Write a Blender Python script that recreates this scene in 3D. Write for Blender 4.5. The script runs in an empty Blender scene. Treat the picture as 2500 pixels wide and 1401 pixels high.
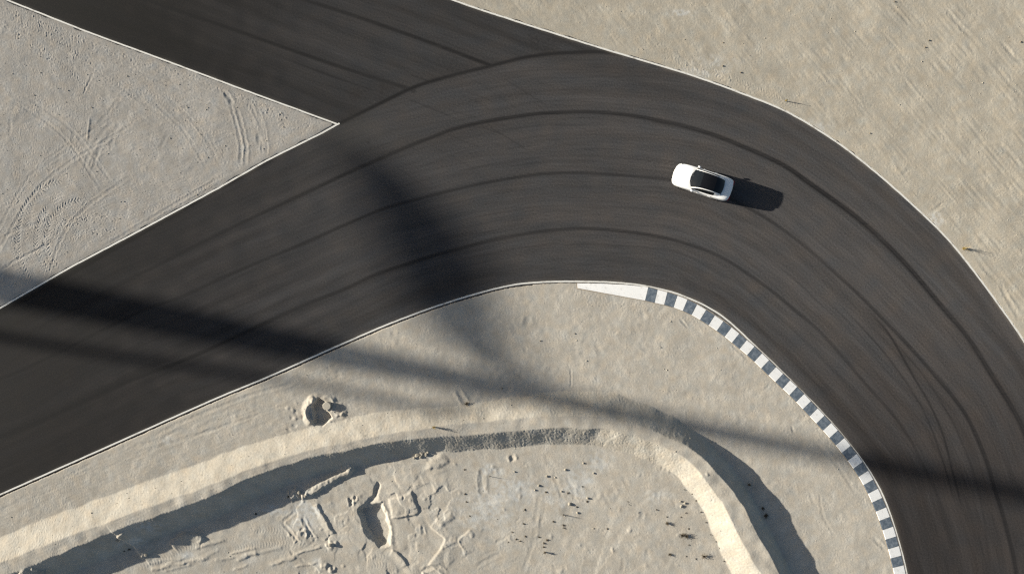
import bpy, bmesh, math, random
import numpy as np
from mathutils import Vector, Matrix

# ------------------------------------------------------------------ camera, sky, sun, exposure
SC = 0.0312                      # metres per photo pixel on the ground plane
CX, CY = 1250.0, 700.5
CAM_H = 60.0
SUN_EL = math.radians(14.8)
SUN_SLOPE = math.atan(0.203)     # shadows run right and slightly towards the viewer's bottom edge
scene = bpy.context.scene
COL = scene.collection

cam_d = bpy.data.cameras.new('camera')
cam = bpy.data.objects.new('camera', cam_d)
COL.objects.link(cam)
cam.location = (0, 0, CAM_H)
cam.rotation_euler = (0, 0, 0)
cam_d.sensor_width = 36.0
cam_d.lens = 36.0 * CAM_H / (2500 * SC)
cam_d.clip_end = 12000
scene.camera = cam

world = bpy.data.worlds.new('World')
scene.world = world
world.use_nodes = True
wn = world.node_tree.nodes
bgn = wn['Background']
sky = wn.new('ShaderNodeTexSky')
sky.sky_type = 'NISHITA'
sky.sun_disc = False
TO_SUN = Vector((-math.cos(SUN_EL) * math.cos(SUN_SLOPE), math.cos(SUN_EL) * math.sin(SUN_SLOPE), math.sin(SUN_EL)))
sky.sun_elevation = SUN_EL
sky.sun_rotation = math.atan2(TO_SUN.x, TO_SUN.y)
sky.air_density = 1.0
sky.dust_density = 2.0
world.node_tree.links.new(sky.outputs[0], bgn.inputs[0])
bgn.inputs[1].default_value = 0.05

sun_d = bpy.data.lights.new('sun', 'SUN')
sun_d.energy = 5.0
sun_d.angle = math.radians(0.53)
sun_d.color = (1.0, 0.93, 0.80)
sun = bpy.data.objects.new('sun', sun_d)
COL.objects.link(sun)
sun.location = TO_SUN * 200
sun.rotation_euler = TO_SUN.to_track_quat('Z', 'Y').to_euler()

scene.view_settings.view_transform = 'Standard'
scene.view_settings.look = 'None'
scene.view_settings.gamma = 1.0
scene.view_settings.exposure = 1.18
scene.view_settings.use_curve_mapping = False
try:
    scene.cycles.max_bounces = 4
    scene.cycles.use_denoising = False
    scene.cycles.filter_width = 1.3
except Exception:
    pass

random.seed(11)
RNG = np.random.default_rng(5)

# ------------------------------------------------------------------ small helpers
def P(x, y, z=0.0):
    return Vector(((x - CX) * SC, (CY - y) * SC, z))

def tag(o, label=None, cat=None, group=None, kind=None):
    if label: o['label'] = label
    if cat: o['category'] = cat
    if group: o['group'] = group
    if kind: o['kind'] = kind
    return o

def empty(name, loc=(0, 0, 0), rz=0.0):
    o = bpy.data.objects.new(name, None)
    o.empty_display_size = 0.3
    o.location = loc
    o.rotation_euler = (0, 0, rz)
    COL.objects.link(o)
    return o

def mesh_obj(name, verts, faces, mat, parent=None, smooth=False):
    me = bpy.data.meshes.new(name)
    me.from_pydata([tuple(v) for v in verts], [], faces)
    if smooth:
        me.polygons.foreach_set('use_smooth', [True] * len(me.polygons))
    me.materials.append(mat)
    me.update()
    o = bpy.data.objects.new(name, me)
    COL.objects.link(o)
    if parent: o.parent = parent
    return o

def fast_mesh(name, co, quads, mat, smooth=True):
    me = bpy.data.meshes.new(name)
    n = len(co); m = len(quads)
    me.vertices.add(n)
    me.vertices.foreach_set('co', np.ascontiguousarray(co, dtype=np.float32).ravel())
    me.loops.add(m * 4)
    me.loops.foreach_set('vertex_index', np.ascontiguousarray(quads, dtype=np.int32).ravel())
    me.polygons.add(m)
    me.polygons.foreach_set('loop_start', np.arange(0, m * 4, 4, dtype=np.int32))
    me.polygons.foreach_set('use_smooth', np.full(m, smooth, dtype=bool))
    me.update(calc_edges=True)
    me.materials.append(mat)
    o = bpy.data.objects.new(name, me)
    COL.objects.link(o)
    return o

def catmull(pts, step=8.0):
    p = [np.array(q, float) for q in pts]
    if len(p) < 3:
        p0, p1 = p[0], p[-1]
        n = max(1, int(np.linalg.norm(p1 - p0) / (step * 4)))
        return np.array([p0 + (p1 - p0) * i / n for i in range(n + 1)])
    p = [2 * p[0] - p[1]] + p + [2 * p[-1] - p[-2]]
    out = []
    for i in range(1, len(p) - 2):
        a, b, c, d = p[i - 1], p[i], p[i + 1], p[i + 2]
        n = max(1, min(12, int(np.linalg.norm(c - b) / step)))
        for k in range(n):
            t = k / n
            out.append(0.5 * ((2 * b) + (c - a) * t + (2 * a - 5 * b + 4 * c - d) * t * t + (3 * b - a - 3 * c + d) * t ** 3))
    out.append(p[-2])
    return np.array(out)

def nearest(px, py, poly):
    """signed distance (positive on the right hand, y down), arc length and total length"""
    best = np.full(px.shape, 1e18, np.float32)
    ss = np.zeros(px.shape, np.float32)
    sg = np.ones(px.shape, np.float32)
    acc = 0.0
    n = len(poly) - 1
    for i in range(n):
        ax, ay = poly[i]; bx, by = poly[i + 1]
        dx, dy = bx - ax, by - ay
        L2 = dx * dx + dy * dy
        if L2 < 1e-9: continue
        L = math.sqrt(L2)
        u = ((px - ax) * dx + (py - ay) * dy) / L2
        uc = np.clip(u, 0, 1)
        ex = px - (ax + uc * dx); ey = py - (ay + uc * dy)
        d2 = ex * ex + ey * ey
        m = d2 < best
        best = np.where(m, d2, best)
        ss = np.where(m, acc + uc * L, ss)
        cr = dx * ey - dy * ex
        sg = np.where(m, np.where(cr >= 0, 1.0, -1.0), sg)
        acc += L
    return np.sqrt(best) * sg, ss, acc

def inside(px, py, poly):
    r = np.zeros(px.shape, bool)
    n = len(poly)
    for i in range(n):
        x1, y1 = poly[i]; x2, y2 = poly[(i + 1) % n]
        if y1 == y2: continue
        c = ((y1 > py) != (y2 > py)) & (px < (x2 - x1) * (py - y1) / (y2 - y1) + x1)
        r ^= c
    return r

def sstep(a, b, x):
    t = np.clip((x - a) / (b - a), 0, 1)
    return t * t * (3 - 2 * t)

# periodic noise tiles, one sample every TS px; band limited; scaled so that the rms slope is one
NY, NX, TS = 1024, 1792, 1.5
def tile(l0, l1, seed, ang=0.0, stretch=1.0, slope=True, power=0.0):
    rng = np.random.default_rng(seed)
    w = rng.standard_normal((NY, NX))
    F = np.fft.rfft2(w)
    fy = np.fft.fftfreq(NY, TS)[:, None]; fx = np.fft.rfftfreq(NX, TS)[None, :]
    ca, sa = math.cos(ang), math.sin(ang)
    fa = (fx * ca + fy * sa) * stretch
    fb = (-fx * sa + fy * ca)
    f = np.sqrt(fa * fa + fb * fb) + 1e-9
    lf = np.log(f)
    lo, hi = math.log(1 / l1), math.log(1 / l0)
    band = np.exp(-np.clip((lo - lf) / 0.35, 0, None) ** 2) * np.exp(-np.clip((lf - hi) / 0.35, 0, None) ** 2)
    F = F * band * f ** (-power)
    F[0, 0] = 0
    n = np.fft.irfft2(F, s=(NY, NX))
    n /= n.std()
    if slope:
        gx = (np.roll(n, -1, 1) - np.roll(n, 1, 1)) / (2 * TS * SC)
        gy = (np.roll(n, -1, 0) - np.roll(n, 1, 0)) / (2 * TS * SC)
        n /= math.sqrt((gx ** 2 + gy ** 2).mean())
    return n.astype(np.float32)

def samp(T, px, py):
    u = (px / TS) % NX; v = (py / TS) % NY
    i = np.floor(u).astype(np.int32); j = np.floor(v).astype(np.int32)
    fu = (u - i).astype(np.float32); fv = (v - j).astype(np.float32)
    i %= NX; j %= NY
    i1 = (i + 1) % NX; j1 = (j + 1) % NY
    return (T[j, i] * (1 - fu) + T[j, i1] * fu) * (1 - fv) + (T[j1, i] * (1 - fu) + T[j1, i1] * fu) * fv

# ------------------------------------------------------------------ materials
def new_mat(name):
    m = bpy.data.materials.new(name)
    m.use_nodes = True
    return m, m.node_tree.nodes, m.node_tree.links, m.node_tree.nodes['Principled BSDF']

def simple(name, col, rough=0.6, metal=0.0, spec=0.5, noise=0.0, nscale=8.0, bump=0.0, coat=0.0, diff=0.0):
    m, n, l, b = new_mat(name)
    b.inputs['Base Color'].default_value = (*col, 1)
    b.inputs['Roughness'].default_value = rough
    b.inputs['Metallic'].default_value = metal
    b.inputs['Specular IOR Level'].default_value = spec
    b.inputs['Coat Weight'].default_value = coat
    b.inputs['Diffuse Roughness'].default_value = diff
    if noise or bump:
        tc = n.new('ShaderNodeTexCoord')
        nt = n.new('ShaderNodeTexNoise'); nt.inputs['Scale'].default_value = nscale; nt.inputs['Detail'].default_value = 6
        l.new(tc.outputs['Object'], nt.inputs['Vector'])
        if noise:
            mx = n.new('ShaderNodeMix'); mx.data_type = 'RGBA'; mx.blend_type = 'MIX'
            mr = n.new('ShaderNodeMapRange'); mr.inputs['From Min'].default_value = 0.3; mr.inputs['From Max'].default_value = 0.7
            l.new(nt.outputs['Fac'], mr.inputs['Value'])
            mx.inputs[6].default_value = (*[c * (1 - noise) for c in col], 1)
            mx.inputs[7].default_value = (*[min(1, c * (1 + noise)) for c in col], 1)
            l.new(mr.outputs[0], mx.inputs[0]); l.new(mx.outputs[2], b.inputs['Base Color'])
        if bump:
            bp = n.new('ShaderNodeBump'); bp.inputs['Strength'].default_value = 1; bp.inputs['Distance'].default_value = bump
            l.new(nt.outputs['Fac'], bp.inputs['Height']); l.new(bp.outputs[0], b.inputs['Normal'])
    return m

def make_sand():
    m, n, l, b = new_mat('desert_sand')
    at = n.new('ShaderNodeAttribute'); at.attribute_name = 'albedo'
    tc = n.new('ShaderNodeTexCoord')
    n1 = n.new('ShaderNodeTexNoise'); n1.inputs['Scale'].default_value = 7; n1.inputs['Detail'].default_value = 8; n1.inputs['Roughness'].default_value = 0.75
    n2 = n.new('ShaderNodeTexNoise'); n2.inputs['Scale'].default_value = 0.35; n2.inputs['Detail'].default_value = 5
    l.new(tc.outputs['Object'], n1.inputs['Vector']); l.new(tc.outputs['Object'], n2.inputs['Vector'])
    mr = n.new('ShaderNodeMapRange'); mr.inputs['From Min'].default_value = 0.25; mr.inputs['From Max'].default_value = 0.75
    mr.inputs['To Min'].default_value = 0.86; mr.inputs['To Max'].default_value = 1.14
    l.new(n1.outputs['Fac'], mr.inputs['Value'])
    mr2 = n.new('ShaderNodeMapRange'); mr2.inputs['From Min'].default_value = 0.3; mr2.inputs['From Max'].default_value = 0.7
    mr2.inputs['To Min'].default_value = 0.93; mr2.inputs['To Max'].default_value = 1.07
    l.new(n2.outputs['Fac'], mr2.inputs['Value'])
    mm = n.new('ShaderNodeMath'); mm.operation = 'MULTIPLY'
    l.new(mr.outputs[0], mm.inputs[0]); l.new(mr2.outputs[0], mm.inputs[1])
    vm = n.new('ShaderNodeVectorMath'); vm.operation = 'SCALE'
    l.new(at.outputs['Color'], vm.inputs[0]); l.new(mm.outputs[0], vm.inputs['Scale'])
    l.new(vm.outputs[0], b.inputs['Base Color'])
    b.inputs['Roughness'].default_value = 0.95
    b.inputs['Specular IOR Level'].default_value = 0.1
    b.inputs['Diffuse Roughness'].default_value = 0.25
    n3 = n.new('ShaderNodeTexNoise'); n3.inputs['Scale'].default_value = 16; n3.inputs['Detail'].default_value = 5
    l.new(tc.outputs['Object'], n3.inputs['Vector'])
    bp = n.new('ShaderNodeBump'); bp.inputs['Strength'].default_value = 1.0; bp.inputs['Distance'].default_value = 0.006
    l.new(n3.outputs['Fac'], bp.inputs['Height']); l.new(bp.outputs[0], b.inputs['Normal'])
    return m

def make_asphalt():
    m, n, l, b = new_mat('asphalt')
    at = n.new('ShaderNodeAttribute'); at.attribute_name = 'albedo'
    tc = n.new('ShaderNodeTexCoord')
    n1 = n.new('ShaderNodeTexNoise'); n1.inputs['Scale'].default_value = 22; n1.inputs['Detail'].default_value = 4; n1.inputs['Roughness'].default_value = 0.8
    l.new(tc.outputs['Object'], n1.inputs['Vector'])
    mr = n.new('ShaderNodeMapRange'); mr.inputs['From Min'].default_value = 0.3; mr.inputs['From Max'].default_value = 0.7
    mr.inputs['To Min'].default_value = 0.72; mr.inputs['To Max'].default_value = 1.28
    l.new(n1.outputs['Fac'], mr.inputs['Value'])
    vm = n.new('ShaderNodeVectorMath'); vm.operation = 'SCALE'
    l.new(at.outputs['Color'], vm.inputs[0]); l.new(mr.outputs[0], vm.inputs['Scale'])
    l.new(vm.outputs[0], b.inputs['Base Color'])
    b.inputs['Roughness'].default_value = 0.85
    b.inputs['Specular IOR Level'].default_value = 0.2
    b.inputs['Diffuse Roughness'].default_value = 1.0
    n3 = n.new('ShaderNodeTexNoise'); n3.inputs['Scale'].default_value = 60; n3.inputs['Detail'].default_value = 2
    l.new(tc.outputs['Object'], n3.inputs['Vector'])
    bp = n.new('ShaderNodeBump'); bp.inputs['Strength'].default_value = 0.7; bp.inputs['Distance'].default_value = 0.004
    l.new(n3.outputs['Fac'], bp.inputs['Height']); l.new(bp.outputs[0], b.inputs['Normal'])
    return m

def make_paint(name, base, worn, amount, scale=3.0):
    m, n, l, b = new_mat(name)
    tc = n.new('ShaderNodeTexCoord')
    n1 = n.new('ShaderNodeTexNoise'); n1.inputs['Scale'].default_value = scale; n1.inputs['Detail'].default_value = 9; n1.inputs['Roughness'].default_value = 0.7
    l.new(tc.outputs['Object'], n1.inputs['Vector'])
    mr = n.new('ShaderNodeMapRange'); mr.inputs['From Min'].default_value = 0.62 - amount; mr.inputs['From Max'].default_value = 0.80 - amount * 0.6
    l.new(n1.outputs['Fac'], mr.inputs['Value'])
    mx = n.new('ShaderNodeMix'); mx.data_type = 'RGBA'
    mx.inputs[6].default_value = (*base, 1); mx.inputs[7].default_value = (*worn, 1)
    l.new(mr.outputs[0], mx.inputs[0]); l.new(mx.outputs[2], b.inputs['Base Color'])
    b.inputs['Roughness'].default_value = 0.75
    b.inputs['Specular IOR Level'].default_value = 0.25
    bp = n.new('ShaderNodeBump'); bp.inputs['Strength'].default_value = 0.5; bp.inputs['Distance'].default_value = 0.003
    n3 = n.new('ShaderNodeTexNoise'); n3.inputs['Scale'].default_value = 40
    l.new(tc.outputs['Object'], n3.inputs['Vector']); l.new(n3.outputs['Fac'], bp.inputs['Height']); l.new(bp.outputs[0], b.inputs['Normal'])
    return m

M_SAND = make_sand()
M_ASPH = make_asphalt()
M_LINE = make_paint('line_paint', (0.66, 0.65, 0.61), (0.30, 0.27, 0.23), 0.09, 2.2)
M_KWHITE = make_paint('kerb_white_paint', (0.80, 0.80, 0.79), (0.50, 0.48, 0.45), 0.07, 3.0)
M_KBLACK = make_paint('kerb_slate_paint', (0.092, 0.118, 0.150), (0.21, 0.24, 0.275), 0.18, 3.2)
M_KBASE = simple('kerb_bed_concrete', (0.27, 0.22, 0.16), 0.9, noise=0.3, nscale=12)
M_CONC = simple('cast_concrete', (0.40, 0.37, 0.31), 0.9, noise=0.12, nscale=9, bump=0.004)
M_ROCK = simple('pale_rock', (0.42, 0.38, 0.31), 0.95, noise=0.25, nscale=11, bump=0.01, diff=1.0)
M_DROCK = simple('brown_rock', (0.20, 0.165, 0.12), 0.95, noise=0.3, nscale=11, bump=0.01, diff=1.0)
M_TWIG = simple('dry_twig', (0.075, 0.058, 0.036), 0.9, noise=0.4, nscale=20)
M_YEL = simple('straw_yellow_twig', (0.26, 0.19, 0.055), 0.9, noise=0.3, nscale=20)
M_CASTER = simple('caster_dark_steel', (0.10, 0.10, 0.11), 0.5, metal=0.3, noise=0.1)
M_CARW = simple('white_car_paint', (0.80, 0.80, 0.79), 0.32, spec=0.5, coat=0.6)
M_CARB = simple('black_gloss_roof', (0.008, 0.008, 0.009), 0.12, spec=0.35)
M_GLASS = simple('tinted_car_glass', (0.010, 0.012, 0.014), 0.08, spec=0.25)
M_TYRE = simple('tyre_rubber', (0.018, 0.018, 0.018), 0.85)
M_RIM = simple('alloy_rim', (0.35, 0.35, 0.36), 0.3, metal=1.0)
M_TRIM = simple('black_trim', (0.02, 0.02, 0.02), 0.5)
M_LAMP = simple('headlamp_lens', (0.55, 0.57, 0.58), 0.08, spec=0.7)
M_TAIL = simple('tail_lamp_red', (0.30, 0.012, 0.012), 0.15)

# ------------------------------------------------------------------ road edges, in photo pixels on the ground plane
LINE1 = [(-3000, -1124), (-400, -153), (15, 0), (212, 78), (411, 151), (582, 215), (822, 303)]
LINE2 = [(822, 305), (788, 324), (651, 392), (534, 459), (343, 562), (171, 653), (0, 752), (-400, 985), (-3000, 2500)]
INNER = [(-3000, 2538), (-400, 1384), (0, 1207), (275, 1085), (515, 978), (659, 918), (830, 842), (967, 784), (1104, 735), (1241, 698), (1344, 688),
         (1447, 688), (1515, 691), (1584, 700), (1669, 723), (1763, 772), (1866, 866), (1932, 930), (1986, 984), (2055, 1060), (2117, 1141), (2158, 1215), (2189, 1304),
         (2213, 1397), (2228, 1500), (2238, 1700), (2240, 2300), (2240, 4500)]
OUTER = [(-3000, -1480), (0, -402), (700, -150), (1104, 0), (1241, 46), (1344, 79), (1481, 122), (1669, 178), (1797, 223), (1920, 273), (2023, 334), (2105, 394), (2195, 470),
         (2297, 566), (2362, 642), (2431, 734), (2499, 832), (2565, 945), (2625, 1080), (2668, 1230), (2694, 1400), (2706, 1600), (2710, 2300), (2710, 4500)]
C1 = np.array(LINE1, float)
C2 = np.array(LINE2, float)
def smooth_mid(pts, a, b):
    return np.vstack([np.array(pts[:a], float), catmull(pts[a:len(pts) - b], 7), np.array(pts[len(pts) - b:], float)])
CI = smooth_mid(INNER, 1, 1)
CO = smooth_mid(OUTER, 1, 1)
POLY_A = np.vstack([C1[:-1], C2])
POLY_C = np.vstack([CI, [[-3000, 4500]]])
POLY_B = np.vstack([CO, [[6000, 4500], [6000, -4500], [-3000, -4500]]])

def axis(lo, hi, step, mid, far_to):
    a = list(np.arange(lo, hi + 0.1, step))
    left = []; x = lo; s = step
    while x > far_to[0]:
        s = min(s * 1.25, mid) if x > lo - 900 else s * 1.35
        x -= s; left.append(x)
    right = []; x = a[-1]; s = step
    while x < far_to[1]:
        s = min(s * 1.25, mid) if x < hi + 900 else s * 1.35
        x += s; right.append(x)
    return np.array(left[::-1] + a + right, np.float64)

# ------------------------------------------------------------------ ground relief
def coarse(fn, ax, ay, k):
    """evaluate fn(px, py) on every k-th grid line and interpolate in between"""
    ix = np.unique(np.append(np.arange(0, len(ax), k), len(ax) - 1)); iy = np.unique(np.append(np.arange(0, len(ay), k), len(ay) - 1))
    X, Y = np.meshgrid(ax[ix].astype(np.float32), ay[iy].astype(np.float32))
    A = fn(X, Y)
    fx = np.interp(ax, ax[ix], np.arange(len(ix))); fy = np.interp(ay, ay[iy], np.arange(len(iy)))
    i = np.minimum(fx.astype(int), len(ix) - 2); j = np.minimum(fy.astype(int), len(iy) - 2)
    u = (fx - i).astype(np.float32)[None, :]; v = (fy - j).astype(np.float32)[:, None]
    B = A[:, i] * (1 - u) + A[:, i + 1] * u
    return (B[j] * (1 - v) + B[j + 1] * v).astype(np.float32)
xs = axis(-24, 2524, 1.75, 12.0, (-130000, 130000))
ys = axis(-24, 1425, 1.75, 12.0, (-130000, 130000))
def refine(a, lo, hi):
    m = (a[:-1] > lo) & (a[:-1] < hi)
    return np.sort(np.concatenate([a, ((a[:-1] + a[1:]) / 2)[m]]))
xs = refine(xs, 28, 212); ys = refine(ys, 440, 702)      # finer mesh where the tread prints are
GX, GY = np.meshgrid(xs.astype(np.float32), ys.astype(np.float32))
near = (np.abs(GX - 1250) < 6000) & (np.abs(GY - 700) < 5500)
gx = np.clip(GX, -2900, 5900); gy = np.clip(GY, -4400, 4400)

cx_ = np.clip(xs, -2900, 5900); cy_ = np.clip(ys, -4400, 4400)
def sd(poly, *curves):
    def fn(X, Y):
        d = np.min([np.abs(nearest(X, Y, c)[0]) for c in curves], axis=0)
        return np.where(inside(X, Y, poly), d, -d)
    return fn
def inner_xy(fn):
    return lambda X, Y: fn(np.clip(X, -2900, 5900), np.clip(Y, -4400, 4400))
dA = coarse(inner_xy(sd(POLY_A, C1, C2)), xs, ys, 3)
dB = coarse(inner_xy(sd(POLY_B, CO)), xs, ys, 3)
dC = coarse(inner_xy(sd(POLY_C, CI)), xs, ys, 3)
D = np.maximum(np.maximum(dA, dB), dC)          # px from the road edge, positive on the sand
regA = (dA >= dB) & (dA >= dC); regC = (dC > dA) & (dC >= dB); regB = ~(regA | regC)

T_grit = tile(4.5, 8, 1)
T_grit2 = tile(8, 22, 2)
T_mid = tile(24, 80, 3)
T_low = tile(120, 420, 4)
T_dia = tile(12, 70, 6, ang=math.radians(50), stretch=16.0)      # graded streaks running down to the right
T_par = tile(7, 40, 7, ang=math.radians(-23), stretch=9.0)       # streaks along the lower straight
T_a = tile(60, 260, 8, slope=False)
T_b = tile(40, 160, 9, slope=False)
T_c = tile(14, 50, 10, slope=False)
T_crk = tile(30, 140, 12, slope=False)
a_ = samp(T_a, gx, gy); b_ = samp(T_b, gx, gy); c_ = samp(T_c, gx, gy)

Z = np.zeros(GX.shape, np.float32)
gritamp = np.full(GX.shape, 0.052, np.float32)
gritamp[regA] = 0.066
gritamp *= np.clip(1 + 0.40 * b_ + 0.25 * c_, 0.35, 2.2)
strip = sstep(6, 26, D)                        # smooth swept margin along the road
gritamp *= 0.35 + 0.65 * strip
midamp = 0.017 * np.clip(1 + 0.5 * a_, 0.3, 2)

def sub(poly_pts, reach):
    p = np.array(poly_pts)
    x0, x1 = p[:, 0].min() - reach, p[:, 0].max() + reach
    y0, y1 = p[:, 1].min() - reach, p[:, 1].max() + reach
    i0, i1 = np.searchsorted(xs, [x0, x1]); j0, j1 = np.searchsorted(ys, [y0, y1])
    return slice(j0, max(j1, j0 + 1)), slice(i0, max(i1, i0 + 1))

# rows of coarser gravel in the wedge
for pts, w, a in [([(-60, -30), (14, 20), (137, 96), (240, 171), (330, 240)], 9, 0.10), ([(-40, 10), (27, 72), (144, 164), (223, 219), (330, 300)], 9, 0.08),
                  ([(60, 25), (130, 69), (260, 130), (380, 165), (445, 178), (534, 212), (634, 260), (700, 290)], 12, 0.11), ([(300, 185), (400, 250), (500, 330), (560, 380)], 30, 0.06),
                  ([(120, 560), (210, 535), (260, 560)], 34, 0.09), ([(230, 640), (290, 595), (420, 515), (520, 455)], 9, 0.09), ([(600, 240), (700, 300), (760, 310)], 26, 0.07),
                  ([(1560, 60), (1620, 120), (1700, 165), (1800, 205)], 16, 0.04), ([(1640, 150), (1760, 200), (1900, 250)], 22, 0.06), ([(1400, 710), (1500, 745), (1640, 770), (1720, 800)], 12, 0.06),
                  ([(1740, 790), (1860, 900), (1990, 1040), (2080, 1160), (2130, 1260)], 7, 0.05)]:
    c = catmull(pts); s = sub(c, w * 3)
    t, _, _ = nearest(gx[s], gy[s], c)
    gritamp[s] += a * np.exp(-(t / w) ** 2) * np.clip(1 + 0.6 * c_[s], 0, 2)

# the bank round the basin: station (crest x, y, crest half width, outer slope, inner slope, height, drop inside)
BERM = [(-900, 1735, 18, 60, 70, 1.0, .5), (-300, 1500, 18, 60, 70, 1.0, .5), (7, 1387, 18, 57, 62, 1.0, .5), (143, 1332, 16, 58, 60, 1.0, .52), (285, 1277, 13, 58, 60, 1.0, .55), (419, 1228, 13, 58, 60, 1.0, .55),
        (523, 1190, 13, 56, 58, 1.0, .55), (624, 1146, 10, 53, 56, .98, .52), (760, 1103, 9, 50, 54, .95, .45), (842, 1086, 9, 52, 52, .95, .38), (936, 1066, 9, 52, 50, .92, .30),
        (1054, 1050, 11, 45, 46, .85, .22), (1140, 1043, 14, 40, 44, .82, .2), (1242, 1034, 14, 48, 46, .82, .2), (1345, 1026, 14, 55, 46, .85, .18), (1465, 1027, 15, 58, 46, .9, .15),
        (1511, 1037, 14, 56, 48, .95, .15), (1578, 1055, 13, 50, 50, 1.0, .12), (1660, 1093, 13, 42, 48, 1.05, .1), (1701, 1125, 15, 38, 46, 1.07, .1), (1747, 1177, 18, 35, 46, 1.08, .1),
        (1783, 1229, 20, 34, 46, 1.08, .1), (1811, 1282, 22, 33, 52, 1.08, .1), (1844, 1342, 21, 33, 58, 1.05, .1), (1878, 1405, 18, 33, 60, 1.05, .1), (1925, 1510, 18, 34, 60, 1.0, .1), (1960, 1700, 18, 40, 60, 1.0, .1), (1960, 2600, 18, 40, 60, 1.0, .1)]
bc = catmull([b[:2] for b in BERM], 9)
cum = np.concatenate([[0], np.cumsum(np.linalg.norm(np.diff(bc, axis=0), axis=1))])
st_s = []
for b in BERM:
    st_s.append(cum[np.argmin(((bc - np.array(b[:2])) ** 2).sum(1))])
s = sub(bc, 300)
bt = coarse(lambda X, Y: nearest(X, Y, bc)[0], xs[s[1]], ys[s[0]], 3); bs = coarse(lambda X, Y: nearest(X, Y, bc)[1], xs[s[1]], ys[s[0]], 3)
jit = samp(T_c, gx[s], gy[s]) * 0.15 + samp(T_a, gx[s], gy[s]) * 0.9
wave = samp(T_b, gx[s] + 300, gy[s] + 77)
btj = bt + jit
cw, ow, iw, hh, dd = [np.interp(bs, st_s, [b[k] for b in BERM]) for k in (2, 3, 4, 5, 6)]
outp = np.clip((-btj - cw) / ow, 0, 1)
inp = np.clip((btj - cw) / iw, 0, 1)
rise = 1 - (outp * outp * (3 - 2 * outp) * 0.12 + outp * 0.88)
fall = 1 - (inp * inp * (3 - 2 * inp) * 0.15 + inp * 0.85)
hs = hh * 0.93 * (1 + 0.012 * wave)
bz = np.where(btj < 0, hs * rise, -dd + (hs + dd) * fall)
bz = np.where(np.abs(btj) < cw, hs, bz)
basin_fade = 1.0
Z[s] += bz.astype(np.float32)
slope_zone = ((np.abs(btj) > cw) & ((outp < 1) & (inp < 1))).astype(np.float32)
gritamp[s] += slope_zone * 0.07 + 0.10 * ((inp > 0.02) & (inp < 1)) * np.clip(.8 + .6 * samp(T_c, gx[s], gy[s]), 0, 2)
midamp[s] *= 1 - .7 * ((outp < 1) & (inp < 1))
crest_in = np.exp(-((btj - cw) / 9.0) ** 2)
gritamp[s] += crest_in * 0.05 * (bs < 2150)
# inside of the bank everywhere beyond the strip: shallow basin floor follows the nearest station (already -dd)
basin = np.zeros(GX.shape, np.float32); basin[s] = ((btj > cw + iw)).astype(np.float32)

def ridge(pts, h, w, wr=None, rag=3.0, step=6, flat=0.0):
    """a bank of loose soil; w is the left flank, wr the right flank"""
    wr = wr or w
    c = catmull(pts, step); sl = sub(c, max(w, wr) * 1.5 + rag * 3 + flat)
    if Z[sl].size == 0: return
    t, ss, L = nearest(gx[sl], gy[sl], c)
    t = t + .22 * rag * samp(T_c, gx[sl] + 90, gy[sl]) + .5 * rag * samp(T_b, gx[sl] + 90, gy[sl])
    ta = np.maximum(np.abs(t) - flat, 0)
    wd = np.where(t < 0, w, wr)
    e = sstep(0, 6, ss) * sstep(0, 6, L - ss) if len(pts) > 1 else 1
    prof = np.clip(1 - ta / wd, 0, 1)
    prof = prof * prof * (3 - 2 * prof) * 0.5 + prof * 0.5
    Z[sl] += (h * prof * (0.25 + 0.75 * e) * (1 + 0.05 * samp(T_c, gx[sl] * 1.3, gy[sl] * 1.3 + 50))).astype(np.float32)

def plateau(poly, h, edge=3.0, rag=3.0, rough=0.0):
    p = np.array(poly, float); sl = sub(p, edge * 3 + rag * 3 + 6)
    X, Y = gx[sl], gy[sl]
    ins = inside(X, Y, p)
    d = np.abs(nearest(X, Y, np.vstack([p, p[:1]]))[0])
    d = np.where(ins, d, -d) + .25 * rag * samp(T_c, X + 30, Y) + .5 * rag * samp(T_b, X + 30, Y)
    k = np.clip((d + edge) / (2 * edge), 0, 1)
    Z[sl] += (h * k).astype(np.float32)
    if rough: gritamp[sl] += rough * k

def mound(x, y, r, h, rag=2.0, ax=1.0, ang=0.0):
    sl = sub([(x, y)], r * 2.2)
    X, Y = gx[sl] - x, gy[sl] - y
    ca, sa = math.cos(ang), math.sin(ang)
    u, v = (X * ca + Y * sa) / ax, (-X * sa + Y * ca)
    d = np.sqrt(u * u + v * v) + rag * .6 * samp(T_c, gx[sl], gy[sl] + 11)
    k = np.clip(1 - d / r, 0, 1)
    Z[sl] += (h * (k * k * (3 - 2 * k) * 0.5 + 0.5 * k)).astype(np.float32)

def chevron(pts, hw, period, amp, k=1.0, base=0.0):
    c = catmull(pts, 5); sl = sub(c, hw * 2)
    t, ss, L = nearest(gx[sl], gy[sl], c)
    win = sstep(hw + 1.5, hw - 1.5, np.abs(t)) * sstep(0, 20, ss) * sstep(0, 20, L - ss)
    ph = (ss + k * np.abs(t)) / period
    Z[sl] += (win * (amp * np.sin(2 * math.pi * ph) + base) * np.clip(0.9 + 0.4 * c_[sl], 0.2, 1.5)).astype(np.float32)

def rut(pts, depth, w, lip=0.6, fade=18):
    c = catmull(pts, 5); sl = sub(c, w * 4 + 3)
    t, ss, L = nearest(gx[sl], gy[sl], c)
    e = sstep(0, fade, ss) * sstep(0, fade, L - ss)
    a = np.abs(t + 0.8 * c_[sl])
    Z[sl] += (e * depth * (-np.exp(-(a / w) ** 2) + lip * np.exp(-((a - 1.9 * w) / (0.7 * w)) ** 2))).astype(np.float32)

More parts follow.
